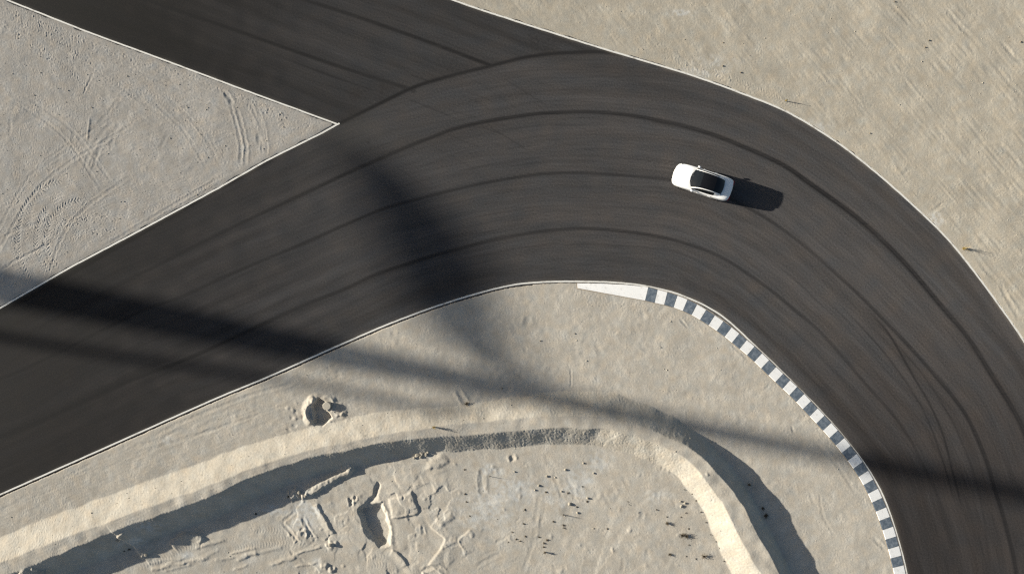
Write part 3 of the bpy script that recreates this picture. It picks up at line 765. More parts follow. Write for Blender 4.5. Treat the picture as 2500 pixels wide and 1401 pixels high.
road = fast_mesh('asphalt_road', co, remap[q], M_ASPH)
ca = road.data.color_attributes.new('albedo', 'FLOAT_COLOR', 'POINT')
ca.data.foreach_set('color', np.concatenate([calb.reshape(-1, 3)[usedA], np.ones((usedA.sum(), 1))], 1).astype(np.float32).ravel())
tag(road, kind='structure')

# ------------------------------------------------------------------ painted edge lines
def strip_mesh(name, c, w0, w1, z=0.005):
    c = np.array(c, float)
    v = []; f = []
    n = len(c)
    for i in range(n):
        a = c[max(i - 1, 0)]; b = c[min(i + 1, n - 1)]
        d = (b - a) / np.linalg.norm(b - a); nr = np.array([-d[1], d[0]])
        v.append(P(*(c[i] + nr * w0), z)); v.append(P(*(c[i] + nr * w1), z))
        if i: f.append((2 * i - 2, 2 * i - 1, 2 * i + 1, 2 * i))
    o = mesh_obj(name, v, f, M_LINE)
    tag(o, kind='structure')
    return o

def dens(c, step=12):
    out = [c[0]]
    for a, b in zip(c[:-1], c[1:]):
        n = max(1, int(min(np.linalg.norm(b - a), 4000) / step)) if max(abs(a[0]), abs(b[0])) < 3200 else 1
        for k in range(1, n + 1): out.append(a + (b - a) * k / n)
    return np.array(out)

def clipc(c, lim=2000):
    return np.array([q for q in dens(c, 14) if -lim < q[0] < lim + 1500 and -1500 < q[1] < 3000])
def wob(c, a):
    return c + np.array([[random.uniform(-a, a), random.uniform(-a, a)] for _ in c])
strip_mesh('edge_line', wob(clipc(C1), .25), -1.9, 1.7)
strip_mesh('edge_line', wob(clipc(np.vstack([[[829, 301.5]], C2])), .25), -2.0, 2.0, 0.009)
strip_mesh('edge_line', wob(clipc(CI), .2), -2.2, 1.6)
strip_mesh('edge_line', wob(clipc(CO), .25), -2.1, 2.1)

# ------------------------------------------------------------------ kerb of painted blocks
KB = [(1590, 720), (1637, 732), (1684, 750), (1727, 775), (1768, 803), (1805, 832.5), (1842, 864), (1876.5, 897), (1911, 930), (1945, 962), (1978, 997), (2011, 1032), (2043, 1068), (2073, 1105.5), (2101, 1145), (2125.5, 1187), (2146, 1231), (2163.5, 1277), (2178, 1324),
      (2190, 1370), (2200, 1417), (2208, 1465), (2214, 1513), (2218, 1561), (2221, 1609), (2223, 1657)]
kc = catmull(KB, 4)
kcum = np.concatenate([[0], np.cumsum(np.linalg.norm(np.diff(kc, axis=0), axis=1))])
ks = [kcum[np.argmin(((kc - np.array(b)) ** 2).sum(1))] for b in KB]
def kpt(sv):
    x = np.interp(sv, kcum, kc[:, 0]); y = np.interp(sv, kcum, kc[:, 1])
    x2 = np.interp(min(sv + 3, kcum[-1]), kcum, kc[:, 0]); y2 = np.interp(min(sv + 3, kcum[-1]), kcum, kc[:, 1])
    x1 = np.interp(max(sv - 3, 0), kcum, kc[:, 0]); y1 = np.interp(max(sv - 3, 0), kcum, kc[:, 1])
    d = np.array([x2 - x1, y2 - y1]); d /= np.linalg.norm(d)
    return np.array([x, y]), np.array([-d[1], d[0]])          # normal points to the sand
def kedge(sv):
    hw = np.interp(sv, [0, 60, 140, 400], [17.0, 15.5, 14.6, 14.2])
    if sv < 0:
        c, nr = kpt(0); d = np.array([nr[1], -nr[0]]); c = c + d * sv
    else:
        c, nr = kpt(sv)
    return c - nr * hw, c + nr * hw
kerb = empty('kerb', P(1590, 720))
tag(kerb, 'white and slate blue painted kerb of blocks along the inside of the bend', 'kerb')
def kblock(quad_o, quad_i, mat, label=None):
    """outer edge points (road side), inner edge points (sand side), both in order"""
    n = len(quad_o)
    v = []; f = []
    zo, zi = 0.022, 0.060
    for (o, i) in zip(quad_o, quad_i):
        oi = o + (i - o) * 0.04; ii = i + (o - i) * 0.04
        v += [P(*o, -0.05), P(*o, zo - .012), P(*oi, zo), P(*ii, zi), P(*i, zi - .014), P(*i, -0.10)]
    for k in range(n - 1):
        for j in range(5):
            a = k * 6 + j; f.append((a, a + 1, a + 7, a + 6))
    f.append(tuple(range(6))[::-1]); f.append(tuple((n - 1) * 6 + j for j in range(6)))
    base = kerb.location
    o = mesh_obj('kerb_block', [p - base for p in v], f, mat, kerb)
    if label: o['label'] = label
    return o
g = 0.35
bounds = []
for i, sv in enumerate(ks):
    l = (ks[i - 1] + 3 * sv) / 4 if i else sv - 11.5
    r = (ks[i + 1] + 3 * sv) / 4 if i < len(ks) - 1 else sv + 12
    bounds.append((l, r))
def seg(a, b, mat):
    o, i = [], []
    for t in (a + g, (a + b) / 2, b - g):
        e = kedge(t); o.append(e[0]); i.append(e[1])
    kblock(o, i, mat)
for i, (l, r) in enumerate(bounds):
    seg(l, r, M_KBLACK)
    if i < len(bounds) - 1: seg(r, bounds[i + 1][0], M_KWHITE)
e0 = kedge(bounds[0][0] - g)
tip_o, tip_i = np.array([1409., 691.5]), np.array([1410., 703.5])
mids = [0, .35, .7, 1]
topc = [np.array([1409., 691.5]), np.array([1470., 692.5]), np.array([1530., 695.5]), e0[0]]
kblock(topc, [tip_i + (e0[1] - tip_i) * t for t in mids], M_KWHITE, 'long tapered white end block')
bo, bi = [np.array([1407., 690.5])], [np.array([1408., 705.])]
for t in np.linspace(bounds[0][0], bounds[-1][1], 70):
    e = kedge(t); nr = (e[1] - e[0]) / np.linalg.norm(e[1] - e[0]); bo.append(e[0] - nr * 1.2); bi.append(e[1] + nr * 1.2)
v = []; f = []
for k, (o, i) in enumerate(zip(bo, bi)):
    v += [P(*o, 0.010) - kerb.location, P(*i, 0.040) - kerb.location, P(*i, -0.1) - kerb.location]
    if k: a = 3 * k; f += [(a - 3, a - 2, a + 1, a), (a - 2, a - 1, a + 2, a + 1)]
mesh_obj('kerb_bed', v, f, M_KBASE, kerb)

# ------------------------------------------------------------------ the car
def loft(rings, closed=False):
    n = len(rings[0]); v = [p for r in rings for p in r]; f = []
    for i in range(len(rings) - 1):
        for j in range(n - (0 if closed else 1)):
            j2 = (j + 1) % n
            f.append((i * n + j, i * n + j2, (i + 1) * n + j2, (i + 1) * n + j))
    return v, f

def build_car():
    car = empty('car', P(1709.5, 447.5, 0), math.radians(180 - 18)); car.scale = (.96, .99, 1.06)
    tag(car, 'white saloon car with black glass roof rounding the bend on the asphalt', 'car')
    X = [2.37, 2.34, 2.26, 2.12, 1.90, 1.60, 1.30, 1.05, .80, .50, .20, -.10, -.40, -.70, -1.0, -1.25, -1.50, -1.75, -2.0, -2.18, -2.28, -2.33, -2.36]
    def ip(x, tab): 
        tab = sorted(tab); return float(np.interp(x, [t[0] for t in tab], [t[1] for t in tab]))
    W = [(2.37, .50), (2.34, .64), (2.26, .76), (2.12, .835), (1.9, .88), (1.6, .905), (1.3, .915), (0, .92), (-1.3, .915), (-1.75, .90), (-2.0, .875), (-2.18, .83), (-2.28, .77), (-2.33, .70), (-2.36, .58)]
    BL = [(2.37, .52), (2.34, .60), (2.26, .66), (2.12, .71), (1.9, .76), (1.6, .82), (1.3, .87), (1.0, .90), (0, .93), (-1, .95), (-1.5, .97), (-2.0, .97), (-2.18, .96), (-2.28, .93), (-2.36, .80)]
    DK = [(2.37, .56), (2.34, .66), (2.26, .72), (2.12, .77), (1.9, .825), (1.6, .885), (1.3, .935), (1.05, .965), (.8, .97), (0, .96), (-1.25, .98), (-1.5, 1.03), (-1.75, 1.04), (-2.0, 1.03), (-2.18, 1.005), (-2.28, .97), (-2.33, .92), (-2.36, .84)]
    rings = []
    for x in X:
        w, b, d = ip(x, W), ip(x, BL), ip(x, DK)
        zb = .20 if -2.2 < x < 2.2 else .28
        prof = [(0, zb), (.55 * w, zb), (.93 * w, zb + .02), (.985 * w, zb + .16), (w, .55 * b + .12), (.992 * w, b - .12), (.965 * w, b - .03), (.91 * w, b + .25 * (d - b)), (.78 * w, b + .62 * (d - b)), (.55 * w, b + .88 * (d - b)), (.28 * w, d - .003), (0, d)]
        sw = -.10 * (0 if abs(x) < 1.9 else 1)
        full = [(x + (sw * (y / w) ** 2 if x > 0 else -sw * .5 * (y / w) ** 2), y, z) for y, z in prof] + [(x + (sw * (y / w) ** 2 if x > 0 else -sw * .5 * (y / w) ** 2), -y, z) for y, z in prof[::-1][1:-1]]
        rings.append([Vector(p) for p in full])
    n = len(rings[0])
    v, f = loft(rings, True)
    f.append(tuple(range(n))[::-1]); f.append(tuple((len(rings) - 1) * n + j for j in range(n)))
    # panels: faces sorted by station and ring position
    top = set(range(7, 15)); sidej = {4, 5, 17, 16, 3, 18}
    parts = {'body': [], 'hood': [], 'boot_lid': [], 'door': {}, }
    faces = {'body': [], 'hood': [], 'boot_lid': []}
    doors = {}
    for i in range(len(rings) - 1):
        xm = (X[i] + X[i + 1]) / 2
        for j in range(n):
            face = f[i * n + j]
            if .95 < xm < 2.2 and 8 <= j <= 13: faces['hood'].append(face)
            elif xm < -1.55 and xm > -2.25 and 8 <= j <= 13: faces['boot_lid'].append(face)
            elif -1.0 < xm < .8 and j in (3, 4, 5, 16, 17, 18): doors.setdefault(('f' if xm > -.1 else 'r', j < 10), []).append(face)
            else: faces['body'].append(face)
    faces['body'] += f[-2:]
    def emit(name, fl, mat, parent, lift=0.0):
        ids = sorted({k for fc in fl for k in fc}); mp = {k: i for i, k in enumerate(ids)}
        return mesh_obj(name, [v[k] + Vector((0, 0, lift)) for k in ids], [tuple(mp[k] for k in fc) for fc in fl], mat, parent, True)
    emit('body', faces['body'], M_CARW, car)
    emit('hood', faces['hood'], M_CARW, car); emit('boot_lid', faces['boot_lid'], M_CARW, car)
    for (fr, lf), fl in doors.items():
        d = emit('door', fl, M_CARW, car)
        sgn = 1 if lf else -1; x0 = .02 if fr == 'f' else -.88
        hv, hf = [], []
        for a in (0, .2):
            for (yy, zz) in ((.915, .76), (.945, .765), (.945, .80), (.915, .805)): hv.append((x0 + a, sgn * yy, zz))
        hf = [(0, 1, 5, 4), (1, 2, 6, 5), (2, 3, 7, 6), (3, 0, 4, 7), (0, 3, 2, 1), (4, 5, 6, 7)]
        mesh_obj('handle', hv, hf, M_CARW, d)
    # cabin
    GXs = [1.06, .88, .66, .44, .22, 0, -.30, -.60, -.88, -1.10, -1.34, -1.62]
    RZ = [(1.06, .965), (.88, 1.06), (.66, 1.185), (.44, 1.29), (.22, 1.365), (0, 1.41), (-.3, 1.435), (-.6, 1.43), (-.88, 1.395), (-1.1, 1.34), (-1.34, 1.26), (-1.62, 1.11)]
    RW = [(1.06, .71), (.88, .69), (.66, .665), (.44, .645), (.22, .63), (0, .62), (-.3, .61), (-.6, .60), (-.88, .59), (-1.1, .585), (-1.34, .58), (-1.62, .575)]
    BWd = [(1.06, .755), (.88, .79), (.66, .81), (.44, .82), (0, .825), (-.6, .82), (-.88, .805), (-1.1, .785), (-1.34, .75), (-1.62, .66)]
    BZ = [(1.06, .95), (.5, .94), (-1, .965), (-1.62, 1.03)]
    def sweep(x, y):
        k = .17 * max(0, min(1, (x - .1) / .9)) - .10 * max(0, min(1, (-.75 - x) / .8))
        return x - k * (y / .6) ** 2
    tops, rl, rr, sl_, sr_ = [], [], [], [], []
    for x in GXs:
        z, w, bw, bz = ip(x, RZ), ip(x, RW), ip(x, BWd), ip(x, BZ)
        tops.append([Vector((sweep(x, y * w), y * w, z - .035 * abs(y) ** 2.2)) for y in (-1, -.75, -.4, 0, .4, .75, 1)])
        for sgn, R, S in ((1, rl, sl_), (-1, rr, sr_)):
            e = Vector((sweep(x, w), sgn * w, z - .035)); b2 = Vector((sweep(x, w), sgn * bw, min(bz, z - .02)))
            out = e + (b2 - e) * min(.22, .055 / max(.02, (b2 - e).length))
            R.append([e + Vector((0, -sgn * .012, .004)), e + Vector((0, sgn * .016, .006)), out + Vector((0, sgn * .02, .0))])
            S.append([out, out + (b2 - out) * .5 + Vector((0, sgn * .012, 0)), b2])
    def cut(lst, a, b): return [lst[i] for i in range(len(GXs)) if b - 1e-6 <= GXs[i] <= a + 1e-6]
    for nm_, a, b, m_ in (('windshield', 1.06, .22, M_GLASS), ('roof', .22, -.88, M_CARB), ('rear_window', -.88, -1.62, M_GLASS)):
        vv, ff = loft(cut(tops, a, b)); mesh_obj(nm_, vv, ff, m_, car, True)
    for R in (rl, rr):
        vv, ff = loft(R); mesh_obj('roof_rail', vv, ff, M_CARW, car, True)
    for S in (sl_, sr_):
        for nm_, a, b, m_ in (('pillar', 1.06, .66, M_TRIM), ('side_window', .66, -.30, M_GLASS), ('side_window', -.30, -1.10, M_GLASS), ('pillar', -1.10, -1.62, M_CARW)):
            vv, ff = loft(cut(S, a, b)); mesh_obj(nm_, vv, ff, m_, car, True)
    # mirrors, lamps, wheels
    for sgn in (1, -1):
        bm = bmesh.new(); bmesh.ops.create_icosphere(bm, subdivisions=2, radius=1)
        for q_ in bm.verts: q_.co = Vector((q_.co.x * .13 + .64, sgn * (.945 + q_.co.y * .085), .985 + q_.co.z * .07))
        me = bpy.data.meshes.new('mirror'); bm.to_mesh(me); bm.free(); me.materials.append(M_CARW)
        me.polygons.foreach_set('use_smooth', [True] * len(me.polygons))
        o = bpy.data.objects.new('mirror', me); COL.objects.link(o); o.parent = car
        stem = [(.62, sgn * .80, .93), (.72, sgn * .80, .93), (.72, sgn * .92, .96), (.62, sgn * .92, .96), (.62, sgn * .80, .96), (.72, sgn * .80, .96), (.72, sgn * .92, .985), (.62, sgn * .92, .985)]
        mesh_obj('mirror_stem', stem, [(0, 1, 2, 3), (4, 7, 6, 5), (0, 4, 5, 1), (1, 5, 6, 2), (2, 6, 7, 3), (3, 7, 4, 0)], M_TRIM, o)
        hl = [(2.25, sgn * .56, .675), (2.17, sgn * .74, .68), (1.98, sgn * .83, .715), (1.94, sgn * .78, .765), (2.10, sgn * .68, .735), (2.20, sgn * .54, .715)]
        hl2 = [(x + .012, y + sgn * .006, z + .016) for x, y, z in hl]
        mesh_obj('headlight', hl2 + [(x - .06, y - sgn * .03, z - .05) for x, y, z in hl], [(0, 1, 2, 3, 4, 5)] + [(i, 6 + i, 6 + (i + 1) % 6, (i + 1) % 6) for i in range(6)], M_LAMP, car)
        tl = [(-2.30, sgn * .74, .80), (-2.32, sgn * .45, .82), (-2.35, sgn * .45, .90), (-2.33, sgn * .60, .92), (-2.25, sgn * .79, .90)]
        mesh_obj('tail_light', [(x - .02, y + sgn * .01, z) for x, y, z in tl] + [(x + .06, y - sgn * .03, z) for x, y, z in tl], [(0, 1, 2, 3, 4)] + [(i, 5 + i, 5 + (i + 1) % 5, (i + 1) % 5) for i in range(5)], M_TAIL, car)
    for wx in (1.42, -1.40):
        for sgn in (1, -1):
            wh = empty('wheel', (wx, sgn * .80, .335)); wh.parent = car
            prof = [(.20, -.10), (.30, -.11), (.33, -.085), (.335, 0), (.33, .085), (.30, .11), (.20, .10)]
            N = 24; rg = [[Vector((r * math.cos(2 * math.pi * k / N), yy, r * math.sin(2 * math.pi * k / N))) for r, yy in prof] for k in range(N + 1)]
            vv, ff = loft(rg); mesh_obj('tyre', vv, ff, M_TYRE, wh, True)
            vv, ff = [], []
            for k in range(10):
                a = 2 * math.pi * k / 10; b0 = len(vv)
                for r, da in ((.02, .5), (.02, -.5), (.215, -.16), (.215, .16)): vv.append((r * math.cos(a + da), sgn * .085, r * math.sin(a + da)))
                for r, da in ((.02, .5), (.02, -.5), (.215, -.16), (.215, .16)): vv.append((r * math.cos(a + da), sgn * .06, r * math.sin(a + da)))
                ff += [tuple(b0 + t for t in (0, 1, 2, 3)), tuple(b0 + t for t in (7, 6, 5, 4)), (b0 + 1, b0 + 5, b0 + 6, b0 + 2), (b0 + 3, b0 + 7, b0 + 4, b0)]
            mesh_obj('rim', vv, ff, M_RIM, wh)
    pl = [(-2.385, -.26, .60), (-2.385, .26, .60), (-2.375, .26, .71), (-2.375, -.26, .71)]
    mesh_obj('number_plate', pl + [(x + .03, y, z) for x, y, z in pl], [(0, 1, 2, 3), (7, 6, 5, 4), (0, 4, 5, 1), (1, 5, 6, 2), (2, 6, 7, 3), (3, 7, 4, 0)], M_KWHITE, car)
    gr = [(2.39, -.40, .42), (2.39, .40, .42), (2.385, .44, .54), (2.385, -.44, .54)]
    mesh_obj('grille', gr + [(x - .08, y, z) for x, y, z in gr], [(0, 1, 2, 3), (7, 6, 5, 4), (0, 4, 5, 1), (1, 5, 6, 2), (2, 6, 7, 3), (3, 7, 4, 0)], M_TRIM, car)
    for xx, yy in ((.93, .30), (.96, -.12)):       # wipers at the foot of the windshield
        w_ = [Vector((xx, yy, .99)), Vector((xx - .06, yy - .50, 1.03))]
        mesh_obj('wiper', [w_[0] + Vector((.012, 0, .02)), w_[0] + Vector((-.012, 0, .03)), w_[1] + Vector((-.012, 0, .035)), w_[1] + Vector((.012, 0, .025))], [(0, 1, 2, 3)], M_TRIM, car)
    return car
build_car()

# ------------------------------------------------------------------ concrete pile in the dug hole
def build_pile():
    x, y = 797, 991
    zb = -0.6; zt = 0.34
    x -= (797 - 1250) * zt / CAM_H; y -= (991 - 700) * zt / CAM_H
    o = empty('concrete_pile', P(x, y, zb))
    tag(o, 'round pale concrete pile standing in a small dug hole', 'concrete pile')
    N = 28; R = .305
    rg = []
    for z, r in ((0, R), (.25, R * 1.01), (.6, R), (zt - zb - .02, R), (zt - zb, R - .02), (zt - zb + .004, .001)):
        rg.append([Vector((r * math.cos(2 * math.pi * k / N) * (1 + .01 * math.sin(k * 2.1)), r * math.sin(2 * math.pi * k / N), z)) for k in range(N)])
    vv, ff = loft(rg, True)
    mesh_obj('shaft', vv, ff, M_CONC, o, False)
    rg = [[Vector((r * math.cos(2 * math.pi * k / N), r * math.sin(2 * math.pi * k / N), z)) for k in range(N)] for z, r in ((.30, R + .012), (.34, R + .016), (.36, R + .012))]
    vv, ff = loft(rg, True)
    mesh_obj('casting_ring', vv, ff, M_KBASE, o, False)
build_pile()

# ------------------------------------------------------------------ rocks
ORD = ['leftmost', 'second from the left', 'third from the left', 'fourth from the left', 'fifth from the left', 'sixth from the left', 'seventh from the left', 'eighth from the left', 'ninth from the left', 'tenth from the left', 'eleventh from the left', 'twelfth from the left']
def place(pts, i):
    """rank of item i of pts from the nearer side of the picture"""
    r = sorted(range(len(pts)), key=lambda k: pts[k][0]).index(i)
    n = len(pts)
    if r < (n + 1) // 2: return ORD[r]
    return ORD[n - 1 - r].replace('left', 'right')
def rock_mesh(seed, flat=.7, sub_=2):
    rng = random.Random(seed)
    bm = bmesh.new(); bmesh.ops.create_icosphere(bm, subdivisions=sub_, radius=1)
    ofs = Vector((rng.uniform(0, 50), rng.uniform(0, 50), rng.uniform(0, 50)))
    from mathutils import noise
    planes = [(Vector((rng.gauss(0, 1), rng.gauss(0, 1), rng.gauss(0, .8))).normalized(), rng.uniform(.55, .85)) for _ in range(7)]
    for v in bm.verts:
        for nrm, h in planes:
            d = v.co.dot(nrm)
            if d > h: v.co -= nrm * (d - h)
        v.co *= 1 + .16 * noise.noise(v.co * 1.6 + ofs)
        v.co.z *= flat
    me = bpy.data.meshes.new('rock'); bm.to_mesh(me); bm.free()
    return me
ROCKS = []
for k in range(6):
    me = rock_mesh(k); me.materials.append(M_ROCK); ROCKS.append(me)
DROCKS = []
for k in range(3):
    me = rock_mesh(40 + k); me.materials.append(M_DROCK); DROCKS.append(me)
def rock(x, y, r_px, label, group=None, dark=False, sink=.25, name='rock'):
    me = random.choice(DROCKS if dark else ROCKS)
    o = bpy.data.objects.new(name, me); COL.objects.link(o)
    r = r_px * SC
    o.location = P(x, y, zat(x, y) + r * (.6 - sink))
    o.scale = (r * random.uniform(.9, 1.15), r * random.uniform(.85, 1.1), r * random.uniform(.8, 1.05))
    o.rotation_euler = (random.uniform(-.3, .3), random.uniform(-.3, .3), random.uniform(0, 6.28))
    tag(o, label, 'rock', group)
for x, y, r, lab in [(1018, 1112, 6.5, 'large pale angular rock, westernmost of the pile at the foot of the inner bank'), (1030, 1108, 5.2, 'pale rock at the back of the small pile under the inner bank'), (1039, 1111, 5.0, 'pale rock on the shaded right end of the small pile under the bank'),
                  (1027, 1116, 4.5, 'small rock at the front of the pile under the inner bank'), (1010, 1119, 3.6, 'small stray rock just left of the pile under the inner bank'), (1044, 1104, 3.6, 'small rock topmost at the right of the pile under the inner bank')]:
    rock(x, y, r, lab, 'rocks piled under the inner bank')
STN = [(1315, 1186, 3.4), (1391, 1231, 4.2), (1335, 1163, 3.2), (1380, 1147, 3.0), (1435, 1216, 3.4), (1450, 1155, 2.6), (1410, 1252, 2.8), (1256, 1152, 2.4), (1371, 1200, 2.6), (1306, 1197, 2.5), (1424, 1131, 2.6), (1355, 1166, 2.3)]
for i_, (x, y, r) in enumerate(STN):
    rock(x, y, r, 'pale stone loose on the basin floor, ' + place(STN, i_) + ' of twelve', 'loose pale stones on the basin floor')
for x, y, r, l_ in [(1664, 1236, 4.2, 'largest of three stones at the foot of the sunlit right inner slope'), (1672, 1228, 3.0, 'rightmost of three stones at the foot of the sunlit right inner slope'), (1662, 1224, 2.8, 'smallest, uppermost of three stones at the foot of the sunlit right slope')]:
    rock(x, y, r, l_, 'stones at the foot of the right inner slope')
BRN = [(2183, 5, 2.2), (2267, 99, 2.4), (1765, 105, 1.7), (2123, 326, 2.0), (1808, 178, 2.0), (2491, 103, 2.2), (1764, 162, 2.0), (2258, 116, 2.0)]
for i_, (x, y, r) in enumerate(BRN):
    rock(x, y, r, 'small brown stone on the open sand beyond the outer line, ' + place(BRN, i_), 'brown stones on the open sand', dark=True)
DST = [(1226, 948, 1.8), (1319, 832, 1.9), (1403, 814, 1.6)]
for i_, (x, y, r) in enumerate(DST):
    rock(x, y, r, 'tiny dark stone on the sand between bank and kerb, ' + place(DST, i_), 'dark stones on the inner verge', dark=True)
for x, y, r, lab in [(803, 1333, 5, 'broken rubble lump on the sand right of the spoil ridge'), (728, 1204, 5, 'lump of dug spoil at the head of the ridge beside the dark ditch'), (743, 1212, 4, 'smaller lump of dug spoil leaning on the ridge beside the ditch'), (293, 1314, 5, 'pale lump lying in the shade of the left bank'), (350, 1358, 5, 'rough lump at the foot of the spur across the ditch')]:
    rock(x, y, r, lab)

# pebbles and grit nobody could count
def pebbles():
    rng = np.random.default_rng(77)
    base = []
    for k in range(4):
        me = rock_mesh(90 + k, .7, 1)
        base.append((np.array([v.co[:] for v in me.vertices]), np.array([p.vertices[:] for p in me.polygons])))
        bpy.data.meshes.remove(me)
    pts = []
    N = 13000
    X = rng.uniform(-20, 2520, N); Y = rng.uniform(-20, 1420, N)
    ix = np.clip(np.searchsorted(xs, X), 0, len(xs) - 1); iy = np.clip(np.searchsorted(ys, Y), 0, len(ys) - 1)
    d = D[iy, ix]; rA = regA[iy, ix]; rB = regB[iy, ix]; ga = gritamp[iy, ix]
    prob = np.where(rA, .45, np.where(rB, .16, .10)) * np.clip(ga / .05, .3, 2.5)
    ok = (d > 9) & (rng.uniform(size=N) < prob)
    V = []; F = []; off = 0
    for x, y, z in zip(X[ok], Y[ok], Z[iy, ix][ok]):
        bv, bf = base[rng.integers(4)]
        r = SC * (0.55 + rng.pareto(3.0) * .5); r = min(r, SC * 1.9)
        a = rng.uniform(0, 6.28); c, s_ = math.cos(a), math.sin(a)
        q_ = bv * r * rng.uniform(.8, 1.2, 3)
        q_ = np.stack([q_[:, 0] * c - q_[:, 1] * s_, q_[:, 0] * s_ + q_[:, 1] * c, q_[:, 2]], 1) + np.array([(x - CX) * SC, (CY - y) * SC, z + r * .08])
        V.append(q_); F.append(bf + off); off += len(bv)
    V = np.concatenate(V); F = np.concatenate(F)
    me = bpy.data.meshes.new('pebbles')
    me.vertices.add(len(V)); me.vertices.foreach_set('co', V.astype(np.float32).ravel())
    me.loops.add(len(F) * 3); me.loops.foreach_set('vertex_index', F.astype(np.int32).ravel())
    me.polygons.add(len(F)); me.polygons.foreach_set('loop_start', np.arange(0, len(F) * 3, 3, dtype=np.int32))
    me.update(calc_edges=True); me.materials.append(M_ROCK)
    o = bpy.data.objects.new('pebbles', me); COL.objects.link(o)
    tag(o, 'fine pale pebbles scattered over the sand', 'pebbles', kind='stuff')
pebbles()

# ------------------------------------------------------------------ desert tufts
def tuft(x, y, h, spread, n, mat, label, group=None, seed=0, name='desert_shrub', leafy=True):
    rng = random.Random(seed * 77 + int(x * 3 + y))
    if mat is M_TWIG and leafy: h *= .6
    root = empty(name, P(x, y, zat(x, y) - .01))
    tag(root, label, 'shrub', group)
    v, f = [], []
    lv, lf = [], []
    for k in range(n):
        a = rng.uniform(0, 6.28); sp_ = spread * rng.uniform(.2, 1.0); hh_ = h * rng.uniform(.55, 1.0)
        p0 = Vector((rng.gauss(0, .02), rng.gauss(0, .02), 0)); p2 = Vector((math.cos(a) * sp_, math.sin(a) * sp_, hh_))
        p1 = (p0 + p2) * .5 + Vector((0, 0, hh_ * .16)); w = .010 + .010 * rng.random()
        side = Vector((-math.sin(a), math.cos(a), 0)); up_ = Vector((math.cos(a), math.sin(a), .3)) 
        b = len(v)
        for p, ww in ((p0, w), (p1, w * .75), (p2, w * .3)):
            v += [p + side * ww, p - side * ww * .5 + up_ * ww * .8, p - side * ww * .5 - up_ * ww * .8]
        for s_ in (0, 3):
            for j in range(3): f.append((b + s_ + j, b + s_ + (j + 1) % 3, b + s_ + 3 + (j + 1) % 3, b + s_ + 3 + j))
        if leafy:
            for m in range(4):
                c = p0 + (p2 - p0) * rng.uniform(.35, 1.0) + Vector((rng.gauss(0, .02), rng.gauss(0, .02), rng.gauss(0, .02)))
                d1 = Vector((rng.gauss(0, 1), rng.gauss(0, 1), rng.gauss(0, .6))).normalized() * rng.uniform(.02, .045); d2 = Vector((rng.gauss(0, 1), rng.gauss(0, 1), rng.gauss(0, .6))).normalized() * .022
                b2 = len(lv); lv += [c - d1, c + d2, c + d1, c - d2]; lf.append((b2, b2 + 1, b2 + 2, b2 + 3))
    mesh_obj('stem', v, f, mat, root)
    if leafy: mesh_obj('foliage', lv, lf, mat, root)
    return root
tuft(2352, 606, .78, .30, 9, M_YEL, 'straw yellow tuft throwing long thin shadows beside the outer edge line', seed=1, leafy=False)
tuft(2350, 607, .25, .14, 14, M_YEL, 'low straw clump at the foot of the yellow tuft by the outer line', seed=2)
tuft(1917, 247, .55, .05, 5, M_YEL, 'short yellowish stubby plant near the outer edge line above the car', seed=3)
tuft(1062, 1037, .50, .22, 14, M_YEL, 'yellow green tuft growing on the crest of the bank', seed=4)
tuft(1139, 985, .26, .20, 26, M_TWIG, 'dark dry clump at the end of the short groove above the bank', seed=5)
tuft(1667, 1306, .42, .38, 34, M_TWIG, 'largest dark dry shrub on the basin floor near the right slope', seed=6)
tuft(1677, 1310, .3, .25, 18, M_TWIG, 'smaller dark shrub touching the largest shrub on its right', seed=16)
tuft(1862, 1240, .3, .18, 22, M_TWIG, 'dark shrub in the shade of the right bank, upper one of the pair', seed=7)
tuft(1870, 1258, .36, .24, 30, M_TWIG, 'dark shrub in the shade of the right bank, lower one of the pair', seed=8)
tuft(1828, 1182, .22, .14, 16, M_TWIG, 'small dark tuft at the shaded toe of the right bank', seed=9)
tuft(1720, 1358, .34, .30, 24, M_TWIG, 'twiggy dry shrub on the gravel below the right inner slope', seed=10)
tuft(1628, 1277, .36, .20, 22, M_TWIG, 'dark shrub with a feathery shadow up and left of the largest shrub', seed=11)
tuft(1636, 1353, .22, .16, 18, M_TWIG, 'dark shrub standing alone below the largest shrub', seed=12)
tuft(1195, 1163, .45, .05, 3, M_TWIG, 'single thin dry stalk with a long shadow on pale salt ground', seed=13, leafy=False)
tuft(1375, 1257, .52, .06, 4, M_TWIG, 'thin stalk with a long shadow in the middle of the basin', seed=14, leafy=False)
tuft(1330, 1349, .45, .16, 18, M_TWIG, 'shrub with a long shadow, lowest of the line of dark tufts', seed=15)
TFT = [(1351, 1274, .26, .14), (1376, 1283, .18, .2), (1378, 1291, .18, .2), (1279, 1280, .2, .12), (1283, 1310, .2, .14), (1260, 1318, .16, .12), (1328, 1327, .28, .2), (1336, 1319, .22, .14), (1328, 1336, .2, .12), (1388, 1204, .2, .16), (1333, 1202, .18, .14),
                                    (1422, 1188, .2, .14), (1134, 1148, .18, .12), (1135, 1207, .18, .12), (1138, 1226, .14, .1), (1147, 1260, .2, .12), (1434, 1225, .18, .14), (1250, 1300, .12, .1), (1240, 1325, .12, .1), (1270, 1322, .12, .1), (1316, 1312, .14, .1), (1483, 1291, .14, .08), (1409, 1238, .16, .12), (1282, 1245, .12, .1)]
for k, (x, y, h, sp_) in enumerate(TFT):
    tuft(x, y, h * random.uniform(.2, .4), sp_ * random.uniform(.4, .9), random.randint(5, 12), M_TWIG, 'tiny dark tuft dotted on the basin floor, ' + place(TFT, k) + ' of its scatter', 'tiny tufts on the basin floor', seed=100 + k)
